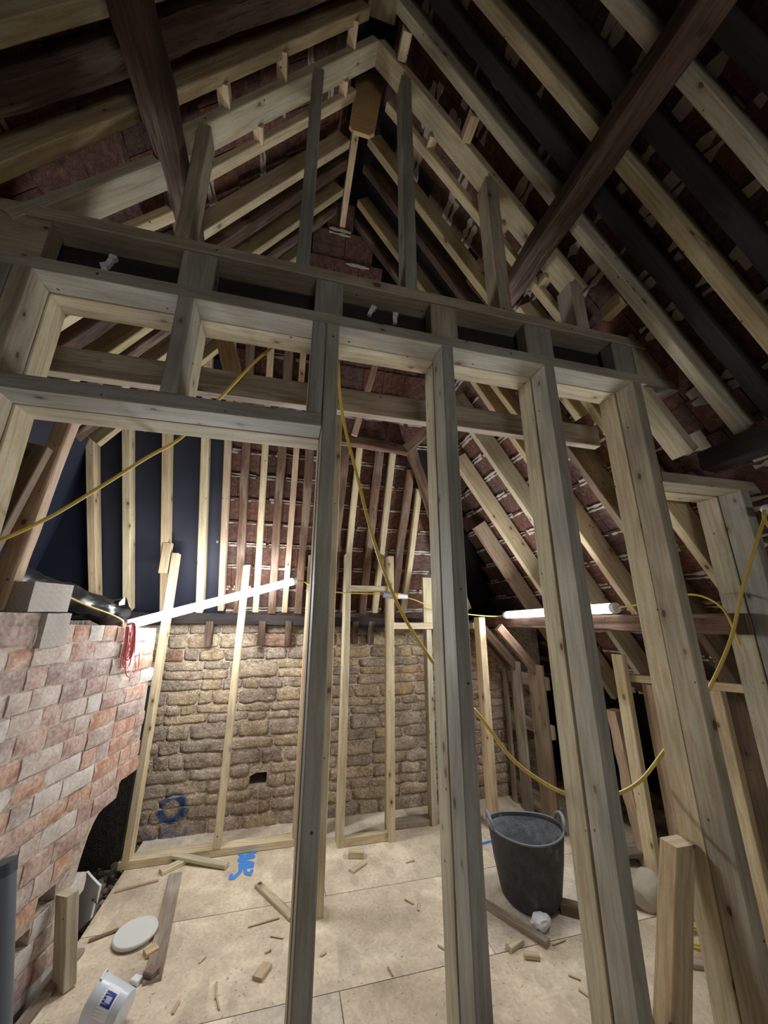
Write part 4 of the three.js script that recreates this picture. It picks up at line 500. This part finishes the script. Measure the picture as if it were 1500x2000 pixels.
// round lid, split bucket, white sheet, post, pole, crumpled paper
{ const g = new THREE.LatheGeometry([[0, 0.012], [0.085, 0.012], [0.09, 0.016], [0.097, 0.016], [0.1, 0.01], [0.1, 0.0], [0, 0.0]].map(p => new THREE.Vector2(...p)), 64); const m = put('bucket_lid', g, plain(0xd3d3cf, 0.5)); m.position.copy(onFloor(-0.63, 2.655, 0.013)); m.rotation.set(0.03, 0, 0.03); tag(m, 'round white plastic lid lying on the floor', 'lid'); }
{
  const t = thing('plastic_pail', 'translucent white plastic pail tipped on its side with a blue label', 'pail', onFloor(-0.575, 2.19, 0.07)); const clear = new THREE.MeshPhysicalMaterial({ color: 0xe6ebf2, roughness: 0.3, transmission: 0.35, thickness: 0, side: THREE.DoubleSide });
  const g = new THREE.LatheGeometry([[0, -0.085], [0.07, -0.085], [0.076, -0.08], [0.085, 0.07], [0.09, 0.075], [0.09, 0.085], [0.086, 0.085], [0.083, 0.07], [0.073, -0.075], [0, -0.078]].map(p => new THREE.Vector2(...p)), 48); const rot = new THREE.Quaternion().setFromUnitVectors(new THREE.Vector3(0, 1, 0), new THREE.Vector3(-0.86, 0.22, -0.3).normalize()).multiply(new THREE.Quaternion().setFromAxisAngle(new THREE.Vector3(0, 1, 0), 2.6)); let labelTurn = 0, best = -9; for (let q = 0; q < 6.28; q += 0.1) { const d = new THREE.Vector3(Math.sin(0.45 + q), 0, Math.cos(0.45 + q)).applyQuaternion(rot).dot(new THREE.Vector3(0.25, 0.6, 0.75)); if (d > best) { best = d; labelTurn = q; } } const m = put('body', g, clear, t); m.quaternion.copy(rot); t.scale.setScalar(0.8);
  const hp = []; for (let i = 0; i <= 16; i++) { const a = Math.PI * i / 16; hp.push(new THREE.Vector3(0.092 * Math.cos(a), 0.08 + 0.03 * Math.sin(a), 0.092 * Math.sin(a))); } const h = put('handle', new THREE.TubeGeometry(new THREE.CatmullRomCurve3(hp), 32, 0.005, 8, false), whitePlastic, t); h.quaternion.copy(rot);
  const lb = new THREE.CylinderGeometry(0.0825, 0.0785, 0.07, 24, 1, true, -0.3, 1.5); lb.translate(0, -0.005, 0); lb.rotateY(labelTurn); const cv = document.createElement('canvas'); cv.width = 256; cv.height = 128; const x = cv.getContext('2d'); x.fillStyle = '#e9ecf2'; x.fillRect(0, 0, 256, 128); x.fillStyle = '#27408c'; x.fillRect(90, 20, 110, 96); x.fillStyle = '#c3cbe2'; x.fillRect(120, 44, 46, 50); const ct = new THREE.CanvasTexture(cv); ct.colorSpace = THREE.SRGBColorSpace; const lm = put('label', lb, new THREE.MeshStandardMaterial({ map: ct, roughness: 0.5, side: THREE.DoubleSide }), m); void lm;
}
{ const g = new THREE.BoxGeometry(0.012, 0.2, 0.12, 1, 8, 6), p = g.attributes.position; for (let i = 0; i < p.count; i++) { const y = p.getY(i), z = p.getZ(i); p.setXYZ(i, p.getX(i) + 0.06 * z * z * 8, y + (y > 0 ? -z * 0.35 : z * 0.7), z * (y < 0 ? 0.75 : 1)); } g.computeVertexNormals(); const m = put('white_sheet_piece', g, plain(0xdadcdf, 0.6)); m.position.copy(onFloor(-0.93, 2.84, 0.085)); m.rotation.set(0, 1.0, -0.06); tag(m, 'curved white sheet offcut standing in the gap beside the floor edge', 'sheet offcut'); }
tag(timber('leaning_offcut', onFloor(-0.835, 2.44, 0.0), onFloor(-0.90, 2.46, 0.33), 0.05, 0.1, fresh[1], { up: new THREE.Vector3(0.75, 0, 0.66), geo: { bow: 0 } }), 'upright timber offcut leaning on the brick wall near the pail', 'offcut');
flat('edge_batten', -0.86, 2.62, -0.93, 2.05, 0.05, 0.02, boardGrey, 'pale batten along the foot of the brick wall', 'batten');
{ const t = thing('grey_pole', 'dark grey round pole with a capped end standing by the brick wall', 'pole', onFloor(-0.562, 1.5)); const a = new THREE.Vector3(0.045, 0, 0.05), b = new THREE.Vector3(-0.165, 0.895, 0); const d = b.clone().sub(a), L = d.length(); const g = new THREE.CylinderGeometry(0.034, 0.034, L, 32); const m = put('shaft', g, plain(0x5d646a, 0.5), t); m.quaternion.setFromUnitVectors(new THREE.Vector3(0, 1, 0), d.clone().normalize()); m.position.copy(a).add(b).multiplyScalar(0.5); const cg = new THREE.CylinderGeometry(0.0355, 0.0355, 0.03, 32); const c = put('end_cap', cg, plain(0x3c4146, 0.5), t); c.quaternion.copy(m.quaternion); c.position.copy(b).addScaledVector(d.clone().normalize(), -0.014); }
{ const g = mergeVertices(new THREE.IcosahedronGeometry(0.042, 3)), p = g.attributes.position; for (let i = 0; i < p.count; i++) { const v = new THREE.Vector3().fromBufferAttribute(p, i), k = 0.7 + 0.9 * (noise3(v.x * 45, v.y * 45, v.z * 45) - 0.2); p.setXYZ(i, v.x * k * 1.15, v.y * k * 0.8, v.z * k); } const m = put('crumpled_paper', toCreasedNormals(g.toNonIndexed(), 0.3), plain(0xe2e5e8, 0.8)); m.position.copy(onFloor(1.415, 2.2, 0.028)); tag(m, 'crumpled white paper lying against the front of the tub', 'paper'); }
{ const c = thing('cable_coil', 'loops of yellow cable on the floor behind the leaning short post', 'cable', onFloor(2.1, 1.92)); for (let i = 0; i < 5; i++) { const P = [], rr = 0.085 + 0.012 * Math.sin(i * 2.3); for (let k = 0; k < 20; k++) { const a = k / 20 * Math.PI * 2; P.push(new THREE.Vector3(Math.cos(a) * rr * 1.3 + 0.01 * Math.sin(i * 5), 0.008 + i * 0.011 + 0.004 * Math.sin(a * 2 + i), Math.sin(a) * rr)); } put('loop', new THREE.TubeGeometry(new THREE.CatmullRomCurve3(P, true), 60, 0.006, 8, true), yellowCable, c); } }
{ const g = mergeVertices(new THREE.SphereGeometry(0.1, 28, 20)), p = g.attributes.position; for (let i = 0; i < p.count; i++) { const v = new THREE.Vector3().fromBufferAttribute(p, i), k = 1 + 0.35 * (noise3(v.x * 14 + 4, v.y * 14, v.z * 14) - 0.5); p.setXYZ(i, v.x * k * 1.15, Math.max(-0.06, v.y * k * 0.8 + 0.03 * Math.sin(v.x * 40)), v.z * k * 0.8); } g.computeVertexNormals(); const m = put('rubble_sack', g, plain(0xb5ab98, 0.9)); m.position.copy(onFloor(2.12, 2.2, 0.06)); tag(m, 'slumped beige sack on the floor between the tub and the eaves frame', 'sack'); }
flat('small_offcut', 1.93, 1.86, 2.2, 1.74, 0.06, 0.02, boardGrey, 'grey board end beside the yellow cable loops');
// loose rubble in the gap between the floor edge and the broken wall
{ const gs = [], r = rngOf(5151); for (let i = 0; i < 260; i++) { const z = 2.3 + 1.2 * r(), x = -1.32 + 0.4 * r(), s = 0.008 + 0.03 * r() * r(); const g = new THREE.IcosahedronGeometry(s, 0); const p = g.attributes.position; for (let k = 0; k < p.count; k++) p.setY(k, p.getY(k) * 0.65); g.rotateY(r() * 6); g.rotateX(r() * 2); g.translate(x, -0.1 + 0.07 * (1 - (x + 0.92) * -0.4) * r(), -z); gs.push(g); } const m = put('loose_rubble', mergeGeometries(gs), stoneMortar); m.position.y = 0; m.userData.kind = 'stuff'; tag(m, 'loose lime rubble in the gap between floor edge and broken brickwork', 'rubble');
  for (const [x, z, w, d, h] of [[-1.13, 3.17, 0.3, 0.14, 0.07], [-1.1, 3.0, 0.32, 0.12, 0.06], [-1.12, 2.86, 0.26, 0.12, 0.05]]) { const b = new THREE.BoxGeometry(w, h, d, 5, 2, 4), p = b.attributes.position; for (let i = 0; i < p.count; i++) p.setXYZ(i, p.getX(i) + (noise3(p.getZ(i) * 20, z, 1) - 0.5) * 0.03, p.getY(i) + (noise3(p.getX(i) * 14, p.getZ(i) * 14, z) - 0.5) * 0.03, p.getZ(i) + (noise3(p.getX(i) * 16, z, 4) - 0.5) * 0.03); b.computeVertexNormals(); const k = put('loose_stone', b, stoneMortar); k.position.copy(onFloor(x, z, -0.1 + h / 2)); tag(k, 'flat loose stone lying in the gap under the broken brickwork', 'stone', 'loose stones under the broken brickwork'); } }
// blue spray letters on the boards, reading towards the wall
{
  const cv = document.createElement('canvas'); cv.width = 512; cv.height = 512; const x = cv.getContext('2d'); x.fillStyle = '#000'; x.fillRect(0, 0, 512, 512); x.lineCap = 'round'; x.lineJoin = 'round';
  const X0 = -0.26, X1 = -0.05, Z0 = 2.98, Z1 = 3.38, mp = (a, b) => [(a - X0) / (X1 - X0) * 512, (Z1 - b) / (Z1 - Z0) * 512];
  const strokes = [[[-0.195, 3.27], [-0.17, 3.235], [-0.12, 3.25], [-0.09, 3.275], [-0.083, 3.33]], [[-0.19, 3.21], [-0.1, 3.215]], [[-0.19, 3.2], [-0.1, 3.14], [-0.18, 3.15]], [[-0.175, 3.12], [-0.1, 3.11]], [[-0.175, 3.12], [-0.17, 3.07], [-0.2, 3.02], [-0.222, 3.02], [-0.222, 3.045]], [[-0.15, 3.11], [-0.135, 3.05], [-0.105, 3.03], [-0.1, 3.06]]];
  for (const [lw, al] of [[62, 0.25], [48, 0.6], [34, 1]]) { x.strokeStyle = `rgba(255,255,255,${al})`; x.lineWidth = lw; for (const s of strokes) { x.beginPath(); s.forEach((p, i) => { const q = mp(...p); i ? x.lineTo(...q) : x.moveTo(...q); }); x.stroke(); } }
  const t = new THREE.CanvasTexture(cv); const g = new THREE.PlaneGeometry(X1 - X0, Z1 - Z0); g.rotateX(-Math.PI / 2); const m = put('spray_letters', g, new THREE.MeshStandardMaterial({ color: 0x3f86d8, alphaMap: t, transparent: true, roughness: 0.85, polygonOffset: true, polygonOffsetFactor: -2 }), floor); m.position.set((X0 + X1) / 2, 0.0012, -(Z0 + Z1) / 2); m.castShadow = false; m.userData.label = 'blue sprayed letters';
  const cv2 = document.createElement('canvas'); cv2.width = cv2.height = 128; const y = cv2.getContext('2d'); y.fillStyle = '#000'; y.fillRect(0, 0, 128, 128); y.strokeStyle = '#fff'; y.lineWidth = 30; y.lineCap = 'round'; y.beginPath(); y.moveTo(30, 70); y.lineTo(96, 58); y.stroke(); const t2 = new THREE.CanvasTexture(cv2); const g2 = new THREE.PlaneGeometry(0.14, 0.12); g2.rotateX(-Math.PI / 2); const m2 = put('spray_dash', g2, new THREE.MeshStandardMaterial({ color: 0x2f74c8, alphaMap: t2, transparent: true, roughness: 0.85 }), floor); m2.position.set(1.53, 0.0012, -2.98); m2.castShadow = false;
}
renderer.render(scene, camera);
